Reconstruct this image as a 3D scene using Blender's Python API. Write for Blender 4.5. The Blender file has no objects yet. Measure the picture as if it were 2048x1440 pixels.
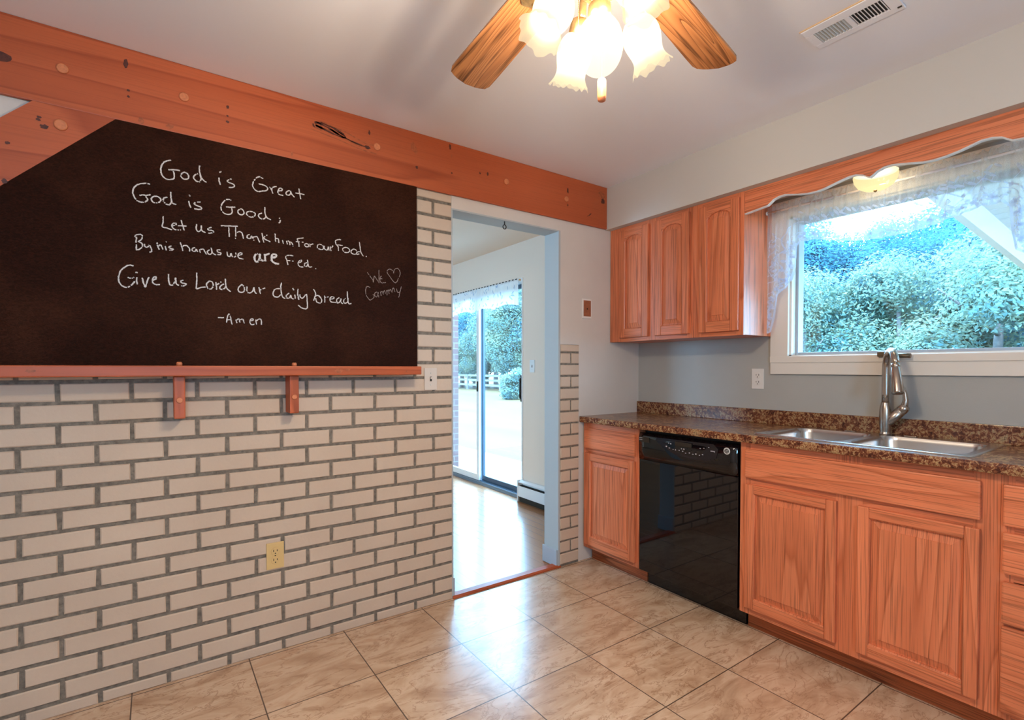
import bpy, bmesh, math, random
from mathutils import Vector, Matrix, noise
R = random.Random(7)
PI = math.pi
S = bpy.context.scene
COL = S.collection

# ------------------------------------------------------------------ camera
cd = bpy.data.cameras.new('camera'); cam = bpy.data.objects.new('camera', cd); COL.objects.link(cam)
cd.sensor_width = 36.0; cd.lens = 36.0 * 1011.28 / 2048.0
cd.shift_y = (757.58 - 720.0) / 2048.0
cd.clip_start = 0.02; cd.clip_end = 300
cam.location = (0, 0, 1.235)
cam.rotation_euler = (math.radians(90 - 1.1415), 0, math.radians(-35.268))
S.camera = cam

# ------------------------------------------------------------------ world, sun, exposure
S.view_settings.view_transform = 'Standard'; S.view_settings.look = 'None'
S.view_settings.exposure = 0.22; S.view_settings.gamma = 1.0
S.view_settings.use_curve_mapping = False
S.cycles.use_denoising = True
S.cycles.max_bounces = 9; S.cycles.diffuse_bounces = 5; S.cycles.glossy_bounces = 4
S.cycles.transparent_max_bounces = 24
S.cycles.caustics_reflective = False; S.cycles.caustics_refractive = False
S.cycles.sample_clamp_indirect = 6.0
w = bpy.data.worlds.new('world'); S.world = w; w.use_nodes = True
bg = w.node_tree.nodes['Background']
bg.inputs[0].default_value = (0.30, 0.655, 1.0, 1); bg.inputs[1].default_value = 27.0
sl = bpy.data.lights.new('sun', 'SUN'); sl.energy = 10.0; sl.angle = 0.05; sl.color = (1, 0.93, 0.74)
so = bpy.data.objects.new('sun', sl); COL.objects.link(so)
so.rotation_euler = Vector((0.45, -0.12, -0.88)).to_track_quat('-Z', 'Y').to_euler()

def portal(name, loc, rot, sx, sy):
    l = bpy.data.lights.new(name, 'AREA'); l.shape = 'RECTANGLE'; l.size = sx; l.size_y = sy
    l.cycles.is_portal = True
    o = bpy.data.objects.new(name, l); COL.objects.link(o); o.location = loc; o.rotation_euler = rot
    return o
portal('window_portal', (2.90, 0.89, 1.67), (0, math.radians(90), 0), 0.74, 0.93)
portal('patio_portal', (2.96, 4.72, 1.05), (0, math.radians(90), 0), 2.1, 1.85)
portal('side_portal', (-2.16, 4.2, 1.5), (0, math.radians(-90), 0), 1.0, 1.2)
portal('rear_portal', (-0.3, -2.06, 1.5), (math.radians(90), 0, 0), 0.9, 0.6)
rl = bpy.data.lights.new('added_rear_fill', 'POINT'); rl.energy = 16.0; rl.color = (1.0, 0.86, 0.72); rl.shadow_soft_size = 0.12
ro_ = bpy.data.objects.new('added_rear_fill', rl); COL.objects.link(ro_); ro_.location = (-0.5, -1.1, 2.0)  # unseen point light without a fixture, added to brighten the room

# ------------------------------------------------------------------ mesh helpers
class MB:
    def __init__(s): s.v = []; s.f = []; s.m = []; s.s = []
    def add(s, vs, fs, mat=0, smooth=False):
        n = len(s.v); s.v += [tuple(p) for p in vs]
        for f in fs: s.f.append(tuple(i + n for i in f)); s.m.append(mat); s.s.append(smooth)
        return s
    def box(s, x0, x1, y0, y1, z0, z1, mat=0, bev=0.0):
        if bev <= 0:
            vs = [(x, y, z) for x in (x0, x1) for y in (y0, y1) for z in (z0, z1)]
            return s.add(vs, [(0, 1, 3, 2), (4, 6, 7, 5), (0, 4, 5, 1), (2, 3, 7, 6), (0, 2, 6, 4), (1, 5, 7, 3)], mat)
        bm = bmesh.new(); bmesh.ops.create_cube(bm, size=1)
        for v in bm.verts:
            v.co = Vector(((x0 + x1) / 2 + v.co.x * (x1 - x0), (y0 + y1) / 2 + v.co.y * (y1 - y0), (z0 + z1) / 2 + v.co.z * (z1 - z0)))
        bmesh.ops.bevel(bm, geom=list(bm.edges), offset=bev, segments=2, profile=0.6, affect='EDGES')
        bm.verts.index_update()
        s.add([v.co[:] for v in bm.verts], [[v.index for v in f.verts] for f in bm.faces], mat); bm.free()
        return s
    def prism(s, poly, axis, a0, a1, mat=0, mat_side=None):
        n = len(poly)
        def P(p, a):
            return (a, p[0], p[1]) if axis == 'x' else ((p[0], a, p[1]) if axis == 'y' else (p[0], p[1], a))
        vs = [P(p, a0) for p in poly] + [P(p, a1) for p in poly]
        s.add(vs, [tuple(range(n)), tuple(range(2 * n - 1, n - 1, -1))], mat)
        k = len(s.v) - 2 * n
        for i in range(n):
            j = (i + 1) % n
            s.f.append((k + i, k + n + i, k + n + j, k + j)); s.m.append(mat if mat_side is None else mat_side); s.s.append(False)
        return s
    def rings(s, rings, mat=0, smooth=True, close=True, cap0=False, cap1=False):
        n = len(rings[0]); base = len(s.v)
        for r in rings: s.v += [tuple(p) for p in r]
        for k in range(len(rings) - 1):
            for i in range(n if close else n - 1):
                j = (i + 1) % n
                s.f.append((base + k * n + i, base + k * n + j, base + (k + 1) * n + j, base + (k + 1) * n + i)); s.m.append(mat); s.s.append(smooth)
        if cap0: s.f.append(tuple(base + i for i in range(n - 1, -1, -1))); s.m.append(mat); s.s.append(False)
        if cap1: s.f.append(tuple(base + (len(rings) - 1) * n + i for i in range(n))); s.m.append(mat); s.s.append(False)
        return s
    def tube(s, pts, rad, n=12, mat=0, caps=True):
        pts = [Vector(p) for p in pts]
        if not hasattr(rad, '__len__'): rad = [rad] * len(pts)
        rs = []; a = None
        for i, p in enumerate(pts):
            t = (pts[min(i + 1, len(pts) - 1)] - pts[max(i - 1, 0)]).normalized()
            if a is None: a = t.cross(Vector((0, 0, 1)) if abs(t.z) < 0.9 else Vector((1, 0, 0))).normalized()
            a = (a - t * a.dot(t)).normalized(); b = t.cross(a)
            rs.append([p + (a * math.cos(2 * PI * k / n) + b * math.sin(2 * PI * k / n)) * rad[i] for k in range(n)])
        return s.rings(rs, mat, True, True, caps, caps)
    def lathe(s, prof, org=(0, 0, 0), axis=(0, 0, 1), n=24, mat=0, caps=True, fn=None):
        q = Vector((0, 0, 1)).rotation_difference(Vector(axis).normalized()); o = Vector(org)
        rs = []
        for r, z in prof:
            row = []
            for k in range(n):
                a = 2 * PI * k / n
                rr, zz = (r, z) if fn is None else fn(r, z, a)
                row.append(o + q @ Vector((rr * math.cos(a), rr * math.sin(a), zz)))
            rs.append(row)
        return s.rings(rs, mat, True, True, caps, caps)
    def disc(s, c, u, v, ru, rv, n=14, mat=0, jit=0.0):
        c = Vector(c); u = Vector(u); v = Vector(v)
        vs = []
        for k in range(n):
            a = 2 * PI * k / n; j = 1 + jit * (R.random() - .5)
            vs.append(c + u * ru * j * math.cos(a) + v * rv * j * math.sin(a))
        return s.add(vs, [tuple(range(n))], mat)
    def obj(s, name, mats, parent=None, recalc=True):
        me = bpy.data.meshes.new(name); me.from_pydata(s.v, [], s.f)
        for m in (mats if isinstance(mats, (list, tuple)) else [mats]): me.materials.append(m)
        for p, m, sm in zip(me.polygons, s.m, s.s): p.material_index = m; p.use_smooth = sm
        me.update()
        if recalc:
            bm = bmesh.new(); bm.from_mesh(me); bmesh.ops.recalc_face_normals(bm, faces=bm.faces); bm.to_mesh(me); bm.free()
        o = bpy.data.objects.new(name, me); COL.objects.link(o)
        if parent is not None: put(o, parent)
        return o
def world_loc(o):
    l = Vector(o.location)
    while o.parent: o = o.parent; l += Vector(o.location)
    return l
def put(o, parent):
    o.parent = parent; o.location = Vector(o.location) - world_loc(parent)
def tag(o, label, cat, group=None):
    o['label'] = label; o['category'] = cat
    if group: o['group'] = group
    return o
def thing(name, loc, label, cat, group=None):
    o = bpy.data.objects.new(name, None); COL.objects.link(o); o.location = loc; o.empty_display_size = 0.05
    return tag(o, label, cat, group)
def struct(o):
    o['kind'] = 'structure'; return o
def copy_tree(o, parent=None):
    c = o.copy(); COL.objects.link(c)
    if parent is not None: c.parent = parent
    for ch in list(o.children): copy_tree(ch, c)
    return c

# ------------------------------------------------------------------ materials
class N:
    def __init__(s, name):
        s.mat = bpy.data.materials.new(name); s.mat.use_nodes = True; s.t = s.mat.node_tree
        s.b = s.t.nodes['Principled BSDF']; s.out = s.t.nodes['Material Output']
    def n(s, typ, **kw):
        x = s.t.nodes.new(typ)
        for k, v in kw.items():
            if k.startswith('i_'):
                key = k[2:]; key = int(key) if key.isdigit() else key
                s.put(x.inputs[key], v)
            else: setattr(x, k, v)
        return x
    def put(s, inp, v):
        if hasattr(v, 'is_linked') or hasattr(v, 'links'): s.t.links.new(v, inp)
        else: inp.default_value = v
    def math(s, op, a, b=None, c=None):
        x = s.n('ShaderNodeMath', operation=op); s.put(x.inputs[0], a)
        if b is not None: s.put(x.inputs[1], b)
        if c is not None: s.put(x.inputs[2], c)
        return x.outputs[0]
    def ramp(s, fac, stops, interp='LINEAR'):
        x = s.n('ShaderNodeValToRGB'); x.color_ramp.interpolation = interp; e = x.color_ramp.elements
        while len(e) < len(stops): e.new(0.5)
        for i, (p, c) in enumerate(stops):
            e[i].position = p; e[i].color = (*c, 1) if len(c) == 3 else c
        s.t.links.new(fac, x.inputs[0]); return x.outputs[0]
    def mixc(s, fac, a, b, blend='MIX'):
        x = s.n('ShaderNodeMix', data_type='RGBA', blend_type=blend)
        s.put(x.inputs[0], fac)
        s.put(x.inputs[6], a if not isinstance(a, tuple) else (*a, 1)); s.put(x.inputs[7], b if not isinstance(b, tuple) else (*b, 1))
        return x.outputs[2]
    def coord(s, kind='Object'): return s.n('ShaderNodeTexCoord').outputs[kind]
    def noise(s, vec, scale, detail=3, rough=0.5, dist=0.0):
        return s.n('ShaderNodeTexNoise', i_Vector=vec, i_Scale=scale, i_Detail=detail, i_Roughness=rough, i_Distortion=dist).outputs['Fac']
    def mapping(s, vec, scale, rot=(0, 0, 0), loc=(0, 0, 0)):
        return s.n('ShaderNodeMapping', i_Vector=vec, i_Scale=scale, i_Rotation=rot, i_Location=loc).outputs[0]
    def bump(s, h, strength=0.2, dist=0.01):
        s.put(s.b.inputs['Normal'], s.n('ShaderNodeBump', i_Height=h, i_Strength=strength, i_Distance=dist).outputs[0])
    def set(s, **kw):
        names = dict(col='Base Color', rough='Roughness', metal='Metallic', spec='Specular IOR Level', coat='Coat Weight', coatr='Coat Roughness', em='Emission Color', ems='Emission Strength')
        for k, v in kw.items():
            if isinstance(v, tuple) and len(v) == 3: v = (*v, 1)
            s.put(s.b.inputs[names[k]], v)
        return s

def plain(name, col, rough=0.5, metal=0.0, spec=0.5, var=0.0, vscale=6.0, bump=0.0, bscale=80.0, coat=0.0):
    m = N(name); m.set(rough=rough, metal=metal, spec=spec, coat=coat)
    c = m.coord()
    if var > 0:
        f = m.noise(c, vscale, 4, 0.6)
        m.set(col=m.ramp(f, [(0.3, tuple(x * (1 - var) for x in col)), (0.7, tuple(min(1, x * (1 + var)) for x in col))]))
    else: m.set(col=col)
    if bump > 0: m.bump(m.noise(c, bscale, 3), bump, 0.004)
    return m.mat

def wood(name, base, dark, light, axis='z', rings=9.0, freq=6.0, stretch=0.55, pore=0.5, rough=0.36, deep=0.25):
    m = N(name); c = m.coord()
    rnd = m.n('ShaderNodeObjectInfo').outputs['Random']
    off = m.n('ShaderNodeCombineXYZ', i_0=m.math('MULTIPLY', rnd, 37.0), i_1=m.math('MULTIPLY', rnd, 53.0), i_2=m.math('MULTIPLY', rnd, 71.0)).outputs[0]
    v = m.n('ShaderNodeVectorMath', operation='ADD', i_0=c, i_1=off).outputs[0]
    dp = freq * deep
    sc = {'x': (stretch, dp, freq), 'y': (dp, stretch, freq), 'z': (dp, freq, stretch)}[axis]
    sp = {'x': (4, 50, 230), 'y': (50, 4, 230), 'z': (50, 230, 4)}[axis]
    f = m.noise(m.mapping(v, sc), 1.0, 2, 0.30, 0.15)
    fr = m.math('FRACT', m.math('MULTIPLY', f, rings))
    col = m.ramp(fr, [(0.0, light), (0.55, base), (0.85, tuple(b * .7 + d * .3 for b, d in zip(base, dark))), (0.94, dark), (1.0, light)])
    p = m.noise(m.mapping(v, sp), 1.0, 2, 0.5)
    pr = m.ramp(p, [(0.36, (1 - pore,) * 3), (0.5, (1, 1, 1))])
    big = m.ramp(m.noise(v, 1.7, 2), [(0.3, (0.88, 0.86, 0.84)), (0.7, (1.08, 1.06, 1.04))])
    col = m.mixc(1.0, m.mixc(1.0, col, pr, 'MULTIPLY'), big, 'MULTIPLY')
    m.set(col=col, rough=rough, spec=0.45)
    m.bump(m.math('ADD', p, m.math('MULTIPLY', fr, 0.5)), 0.06, 0.002)
    return m.mat

OB, OD, OL = (0.70, 0.212, 0.096), (0.52, 0.140, 0.057), (0.74, 0.240, 0.113)
M = {}
M['oak_v'] = wood('oak_vertical', OB, OD, OL, 'z', rings=15, freq=6.0, stretch=0.27, pore=0.36)
M['oak_h'] = wood('oak_horizontal', OB, OD, OL, 'y', rings=15, freq=6.0, stretch=0.27, pore=0.36)
M['oak_dark'] = wood('oak_toe_kick', (0.42, 0.105, 0.030), (0.22, 0.045, 0.012), (0.46, 0.12, 0.04), 'y', rings=5)  # darker oak tone for the toe kicks
PB, PD, PL = (0.46, 0.096, 0.028), (0.35, 0.064, 0.016), (0.49, 0.108, 0.034)
M['pine_x'] = wood('pine_beam', PB, PD, PL, 'x', rings=5, freq=5, stretch=0.35, pore=0.10, rough=0.45)
M['pine_z'] = wood('pine_bracket', PB, (0.34, 0.07, 0.02), PL, 'z', rings=9, freq=12, stretch=0.6, pore=0.2, rough=0.45)
M['pine_plug'] = plain('pine_plug_end_grain', (0.60, 0.19, 0.075), 0.5, var=0.15, vscale=120)
M['knot'] = plain('pine_knot', (0.085, 0.018, 0.008), 0.5, var=0.4, vscale=90)
M['knot_soft'] = plain('pine_knot_halo', (0.36, 0.085, 0.026), 0.5, var=0.35, vscale=60)
M['blade_oak'] = wood('fan_blade_oak', (0.36, 0.150, 0.055), (0.10, 0.035, 0.012), (0.44, 0.195, 0.078), 'x', rings=13, freq=22, stretch=1.1, pore=0.55, rough=0.25, deep=1.0)

def brick_mat():
    m = N('painted_brick'); c = m.coord()
    f = m.noise(c, 3.0, 3); g = m.noise(c, 70, 4, 0.6)
    m.set(col=m.mixc(m.math('MULTIPLY', g, 0.35), m.ramp(f, [(0.3, (0.575, 0.445, 0.340)), (0.7, (0.64, 0.505, 0.39))]), (0.50, 0.38, 0.29)), rough=0.62, spec=0.3)
    m.bump(g, 0.25, 0.003); return m.mat
M['brick'] = brick_mat()
M['mortar'] = plain('mortar', (0.20, 0.170, 0.138), 0.9, var=0.35, vscale=60, bump=0.6, bscale=160, spec=0.2)
M['plaster'] = plain('wall_paint_beige', (0.66, 0.60, 0.55), 0.75, var=0.02, bump=0.10, bscale=220, spec=0.25)
M['wallgrey'] = plain('wall_paint_grey', (0.44, 0.44, 0.425), 0.75, var=0.02, bump=0.10, bscale=220, spec=0.25)
M['jambblue'] = plain('doorway_paint', (0.44, 0.475, 0.49), 0.6, spec=0.3)
M['soffit'] = plain('soffit_paint', (0.60, 0.57, 0.53), 0.75, bump=0.06, bscale=200, spec=0.25)
M['ceil'] = plain('ceiling_paint', (0.85, 0.85, 0.91), 0.85, bump=0.06, bscale=160, spec=0.2)
M['white'] = plain('white_trim_paint', (0.80, 0.76, 0.71), 0.4)
M['whitecool'] = plain('white_vinyl', (0.82, 0.82, 0.84), 0.35)
M['backwall'] = plain('back_room_paint', (0.86, 0.69, 0.57), 0.7)
M['steel'] = plain('stainless_steel', (0.62, 0.62, 0.62), 0.24, metal=1.0)
M['nickel'] = plain('brushed_nickel', (0.46, 0.40, 0.35), 0.25, metal=1.0)
M['bronze'] = plain('antique_brass', (0.40, 0.26, 0.12), 0.38, metal=0.85, var=0.3, vscale=60)
M['darkmetal'] = plain('dark_metal', (0.03, 0.025, 0.022), 0.4, metal=0.6)
M['crank'] = plain('bronze_crank', (0.16, 0.12, 0.08), 0.4, metal=0.7)
M['black'] = plain('black_gloss_enamel', (0.003, 0.0026, 0.004), 0.03, spec=0.6)
M['blackmatte'] = plain('black_plastic', (0.006, 0.006, 0.007), 0.5)
M['panelgloss'] = plain('black_panel', (0.008, 0.007, 0.012), 0.12)
M['mark'] = plain('pale_print', (0.42, 0.40, 0.44), 0.5)
M['silver'] = plain('silver_badge', (0.70, 0.72, 0.72), 0.35, metal=0.3)
M['switchplate'] = plain('cream_plate', (0.66, 0.57, 0.49), 0.4)
M['outletwhite'] = plain('white_plate', (0.80, 0.78, 0.76), 0.35)
M['almond'] = plain('almond_plate', (0.68, 0.47, 0.20), 0.4)
M['slot'] = plain('dark_slot', (0.02, 0.012, 0.006), 0.6)
M['copperplate'] = plain('brown_cover_plate', (0.33, 0.115, 0.055), 0.5, var=0.2, vscale=50)
M['vinyltrack'] = plain('door_track_aluminium', (0.22, 0.28, 0.36), 0.35, metal=0.5)
M['slider'] = plain('dark_blue_door_frame', (0.07, 0.10, 0.15), 0.4, metal=0.3)
M['tan'] = plain('raw_drywall_edge', (0.75, 0.50, 0.28), 0.8)
M['ventgrey'] = plain('vent_enamel', (0.58, 0.60, 0.62), 0.5)
M['sash'] = plain('shaded_white_trim', (0.40, 0.44, 0.50), 0.4)  # white trim, its bluish shade put into this colour
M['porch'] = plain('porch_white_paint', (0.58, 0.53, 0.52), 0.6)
M['siding'] = plain('white_boards', (0.36, 0.33, 0.31), 0.6)
M['concrete'] = plain('patio_concrete', (0.26, 0.24, 0.22), 0.9, var=0.05)
M['fence'] = plain('weathered_fence', (0.075, 0.08, 0.085), 0.85, var=0.2)
M['bark'] = plain('bark', (0.10, 0.09, 0.09), 0.9, var=0.4, vscale=12)

def board_mat():
    m = N('chalkboard_paint'); c = m.coord()
    b = m.noise(m.mapping(c, (45, 1, 90), (0, 0.6, 0)), 2.0, 4, 0.65, 1.2)
    f = m.noise(c, 2.2, 3, 0.6)
    blotch = m.math('MULTIPLY', m.ramp(f, [(0.45, (0, 0, 0)), (0.75, (1, 1, 1))]), b)  # random brown blotches streaked through the board colour
    m.set(col=m.mixc(m.math('MULTIPLY', blotch, 0.6), m.ramp(b, [(0.42, (0.0080, 0.0011, 0.0006)), (0.62, (0.0230, 0.0048, 0.0026))]), (0.10, 0.034, 0.016)), rough=0.42, spec=0.13)
    m.b.inputs['Specular Tint'].default_value = (1.0, 0.62, 0.42, 1)
    m.bump(b, 0.55, 0.004); return m.mat
M['board'] = board_mat()
M['chalk'] = plain('white_chalk', (0.62, 0.58, 0.56), 0.95, var=0.3, vscale=300, spec=0.05)
M['chalkthin'] = plain('faint_chalk', (0.30, 0.23, 0.21), 0.95, var=0.3, vscale=300, spec=0.05)

def tile_mat():
    m = N('marbled_floor_tile'); c = m.coord()
    sx = m.n('ShaderNodeSeparateXYZ', i_0=c)
    u = m.math('DIVIDE', m.math('SUBTRACT', sx.outputs[0], 1.112), 0.3985); v = m.math('DIVIDE', m.math('SUBTRACT', sx.outputs[1], 1.564), 0.4005)
    fu = m.math('FRACT', u); fv = m.math('FRACT', v)
    ed = m.math('MINIMUM', m.math('MINIMUM', fu, m.math('SUBTRACT', 1.0, fu)), m.math('MINIMUM', fv, m.math('SUBTRACT', 1.0, fv)))
    joint = m.math('LESS_THAN', ed, 0.0055)
    cell = m.n('ShaderNodeCombineXYZ', i_0=m.math('FLOOR', u), i_1=m.math('FLOOR', v)).outputs[0]
    wn = m.n('ShaderNodeTexWhiteNoise', i_Vector=cell)
    off = m.n('ShaderNodeVectorMath', operation='MULTIPLY', i_0=wn.outputs['Color'], i_1=(31.0, 23.0, 11.0)).outputs[0]
    p = m.n('ShaderNodeVectorMath', operation='ADD', i_0=c, i_1=off).outputs[0]
    pm = m.mapping(p, (3.2, 9.0, 1), (0, 0, 0.9))
    n1 = m.noise(pm, 1.0, 6, 0.62, 1.1)
    n2 = m.noise(m.mapping(p, (3.2, 8.5, 1), (0, 0, 0.9)), 1.0, 6, 0.62, 1.6)
    col = m.ramp(n1, [(0.27, (0.38, 0.215, 0.125)), (0.44, (0.55, 0.37, 0.24)), (0.58, (0.68, 0.495, 0.345)), (0.75, (0.50, 0.295, 0.175))])
    vein = m.math('ABSOLUTE', m.math('SUBTRACT', n2, 0.5))
    col = m.mixc(m.ramp(vein, [(0.0, (1, 1, 1)), (0.020, (0, 0, 0))]), col, m.mixc(0.65, col, (0.27, 0.125, 0.06)))
    col = m.mixc(m.math('MULTIPLY', wn.outputs['Value'], 0.25), col, (0.50, 0.34, 0.24))
    col = m.mixc(joint, col, (0.10, 0.065, 0.045))
    m.set(col=col, rough=m.math('ADD', 0.17, m.math('MULTIPLY', n2, 0.10)), spec=0.7)
    m.bump(m.math('SUBTRACT', m.math('MULTIPLY', n2, 0.12), joint), 0.25, 0.003); return m.mat
M['tile'] = tile_mat()

def strip_floor():
    m = N('strip_wood_floor'); c = m.coord()
    sx = m.n('ShaderNodeSeparateXYZ', i_0=c)
    row = m.math('DIVIDE', sx.outputs[0], 0.083); fr = m.math('FRACT', row)
    j = m.math('LESS_THAN', fr, 0.03)
    wn = m.n('ShaderNodeTexWhiteNoise', noise_dimensions='1D', i_W=m.math('FLOOR', row)).outputs['Value']
    g = m.noise(m.mapping(c, (60, 2.0, 1)), 1.0, 3)
    col = m.mixc(wn, (0.36, 0.145, 0.06), (0.43, 0.19, 0.085)); col = m.mixc(m.math('MULTIPLY', g, 0.4), col, (0.24, 0.085, 0.03))
    m.set(col=m.mixc(j, col, (0.16, 0.07, 0.03)), rough=0.26, spec=0.45, coat=0.25, coatr=0.18); return m.mat
M['strip'] = strip_floor()

def counter_mat():
    m = N('granite_laminate'); c = m.coord()
    a = m.noise(c, 75, 5, 0.75, 0.8); b = m.noise(c, 22, 4, 0.6, 0.4)
    f = m.math('ADD', m.math('MULTIPLY', a, 0.7), m.math('MULTIPLY', b, 0.3))
    col = m.ramp(f, [(0.36, (0.030, 0.008, 0.005)), (0.455, (0.10, 0.026, 0.013)), (0.515, (0.24, 0.085, 0.035)), (0.565, (0.46, 0.31, 0.15)), (0.63, (0.07, 0.025, 0.017))])
    m.set(col=col, rough=0.24, spec=0.5); return m.mat
M['counter'] = counter_mat()

def glass_pane(name, tint=(1, 1, 1), refl=1.0):
    m = N(name); t = m.t; t.nodes.remove(m.b)
    tr = m.n('ShaderNodeBsdfTransparent', i_0=(*tint, 1)); gl = m.n('ShaderNodeBsdfGlossy', i_0=(1, 1, 1, 1), i_1=0.02)
    bf = m.n('ShaderNodeNewGeometry').outputs['Backfacing']
    fr = m.n('ShaderNodeFresnel', i_0=m.math('SUBTRACT', 1.45, m.math('MULTIPLY', bf, 0.7603))); mx = m.n('ShaderNodeMixShader', i_0=m.math('MULTIPLY', fr.outputs[0], refl))
    t.links.new(tr.outputs[0], mx.inputs[1]); t.links.new(gl.outputs[0], mx.inputs[2]); t.links.new(mx.outputs[0], m.out.inputs[0])
    return m.mat
M['glass'] = glass_pane('window_glass')

def sheer(name, col, opacity, trans=0.5):
    m = N(name); t = m.t; t.nodes.remove(m.b)
    tr = m.n('ShaderNodeBsdfTransparent', i_0=(1, 1, 1, 1)); df = m.n('ShaderNodeBsdfDiffuse', i_0=(*col, 1)); tl = m.n('ShaderNodeBsdfTranslucent', i_0=(*col, 1))
    c = m.coord(); wv = m.noise(c, 420, 2, 0.6)
    m2 = m.n('ShaderNodeMixShader', i_0=trans); t.links.new(df.outputs[0], m2.inputs[1]); t.links.new(tl.outputs[0], m2.inputs[2])
    m1 = m.n('ShaderNodeMixShader', i_0=m.math('ADD', m.math('MULTIPLY', m.math('SUBTRACT', wv, 0.5), 0.3), opacity))
    t.links.new(tr.outputs[0], m1.inputs[1]); t.links.new(m2.outputs[0], m1.inputs[2]); t.links.new(m1.outputs[0], m.out.inputs[0])
    return m.mat
M['sheer'] = sheer('sheer_voile', (0.84, 0.92, 1.0), 0.36, 0.65)
M['lace'] = sheer('lace_embroidery', (0.62, 0.73, 0.92), 0.70, 0.45)
M['lacewhite'] = sheer('white_lace', (0.95, 0.95, 0.97), 0.92, 0.3)

def lampglass(name, col, strength, clear, diff=0.009):
    m = N(name); t = m.t; t.nodes.remove(m.b)
    tr = m.n('ShaderNodeBsdfTransparent', i_0=(1, 0.95, 0.86, 1)); em = m.n('ShaderNodeEmission', i_0=(*col, 1), i_1=strength)
    tc = (col[0] * diff, col[1] * diff, col[2] * diff, 1)
    tl = m.n('ShaderNodeBsdfTranslucent', i_0=tc); df = m.n('ShaderNodeBsdfDiffuse', i_0=tc)
    a1 = m.n('ShaderNodeAddShader'); a2 = m.n('ShaderNodeAddShader')
    t.links.new(tl.outputs[0], a1.inputs[0]); t.links.new(df.outputs[0], a1.inputs[1]); t.links.new(a1.outputs[0], a2.inputs[0]); t.links.new(em.outputs[0], a2.inputs[1])
    mx = m.n('ShaderNodeMixShader', i_0=1 - clear)
    t.links.new(tr.outputs[0], mx.inputs[1]); t.links.new(a2.outputs[0], mx.inputs[2]); t.links.new(mx.outputs[0], m.out.inputs[0])
    return m.mat
M['shade'] = lampglass('lit_frosted_shade', (1.0, 0.84, 0.56), 0.78, 0.32, 0.011)
M['globe'] = lampglass('lit_frosted_globe', (1.0, 0.88, 0.64), 0.75, 0.34, 0.007)
M['dome'] = lampglass('lit_dome_glass', (1.0, 0.82, 0.46), 0.75, 0.25, 0.02)

def leaf_mat(name, a, b):
    m = N(name); c = m.coord()
    f = m.noise(c, 1.3, 3, 0.6); g = m.noise(c, 14, 2)
    m.set(col=m.mixc(m.math('MULTIPLY', g, 0.6), m.ramp(f, [(0.35, a), (0.65, b)]), tuple(x * 0.6 for x in a)), rough=0.6, spec=0.06)
    t = m.t; tl = m.n('ShaderNodeBsdfTranslucent', i_0=(*b, 1)); mx = m.n('ShaderNodeMixShader', i_0=0.42)
    t.links.new(m.b.outputs[0], mx.inputs[1]); t.links.new(tl.outputs[0], mx.inputs[2]); t.links.new(mx.outputs[0], m.out.inputs[0])
    return m.mat
M['leaf_a'] = leaf_mat('leaves_blue_green', (0.024, 0.104, 0.157), (0.066, 0.187, 0.242))
M['leaf_b'] = leaf_mat('leaves_light_green', (0.055, 0.143, 0.172), (0.19, 0.235, 0.15))
M['leaf_c'] = leaf_mat('leaves_deep_teal', (0.015, 0.082, 0.14), (0.038, 0.14, 0.208))
def grass_mat():
    m = N('mown_lawn'); c = m.coord()
    f = m.noise(m.mapping(c, (0.35, 0.06, 1)), 2.0, 4, 0.6)
    m.set(col=m.ramp(f, [(0.3, (0.055, 0.047, 0.020)), (0.55, (0.072, 0.053, 0.025)), (0.75, (0.084, 0.053, 0.029))]), rough=0.9, spec=0.1); return m.mat
M['grass'] = grass_mat()
def ext_brick():
    m = N('outside_brick'); c = m.coord()
    v = m.n('ShaderNodeSeparateXYZ', i_0=c)
    vec = m.n('ShaderNodeCombineXYZ', i_0=m.math('ADD', v.outputs[0], v.outputs[1]), i_1=v.outputs[2]).outputs[0]
    b = m.n('ShaderNodeTexBrick', i_Vector=vec, i_Scale=1.0); b.inputs['Brick Width'].default_value = 0.21; b.inputs['Row Height'].default_value = 0.075; b.inputs['Mortar Size'].default_value = 0.006
    b.inputs['Color1'].default_value = (0.13, 0.065, 0.06, 1); b.inputs['Color2'].default_value = (0.11, 0.06, 0.065, 1); b.inputs['Mortar'].default_value = (0.17, 0.14, 0.12, 1)
    m.set(col=b.outputs[0], rough=0.9); return m.mat
M['extbrick'] = ext_brick()

# ================================================================== the setting
YA, XB, ZC = 2.382, 2.776, 2.42          # brick face, window wall, ceiling
DX0, DX1, DZ = 1.294, 2.045, 2.083       # doorway
b = MB().box(-2.15, 2.93, -2.05, 2.43, -0.12, 0.0); struct(b.obj('floor', M['tile']))
b = MB().box(-2.15, 2.93, 2.43, 6.6, -0.12, 0.0); struct(b.obj('floor.001', M['strip']))
b = MB().box(-2.15, 2.93, -2.05, 2.51, ZC, 2.52); struct(b.obj('ceiling', M['ceil']))
b = MB().box(-2.15, 2.96, 2.51, 6.6, ZC, 2.52); struct(b.obj('ceiling.001', M['backwall']))

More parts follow.
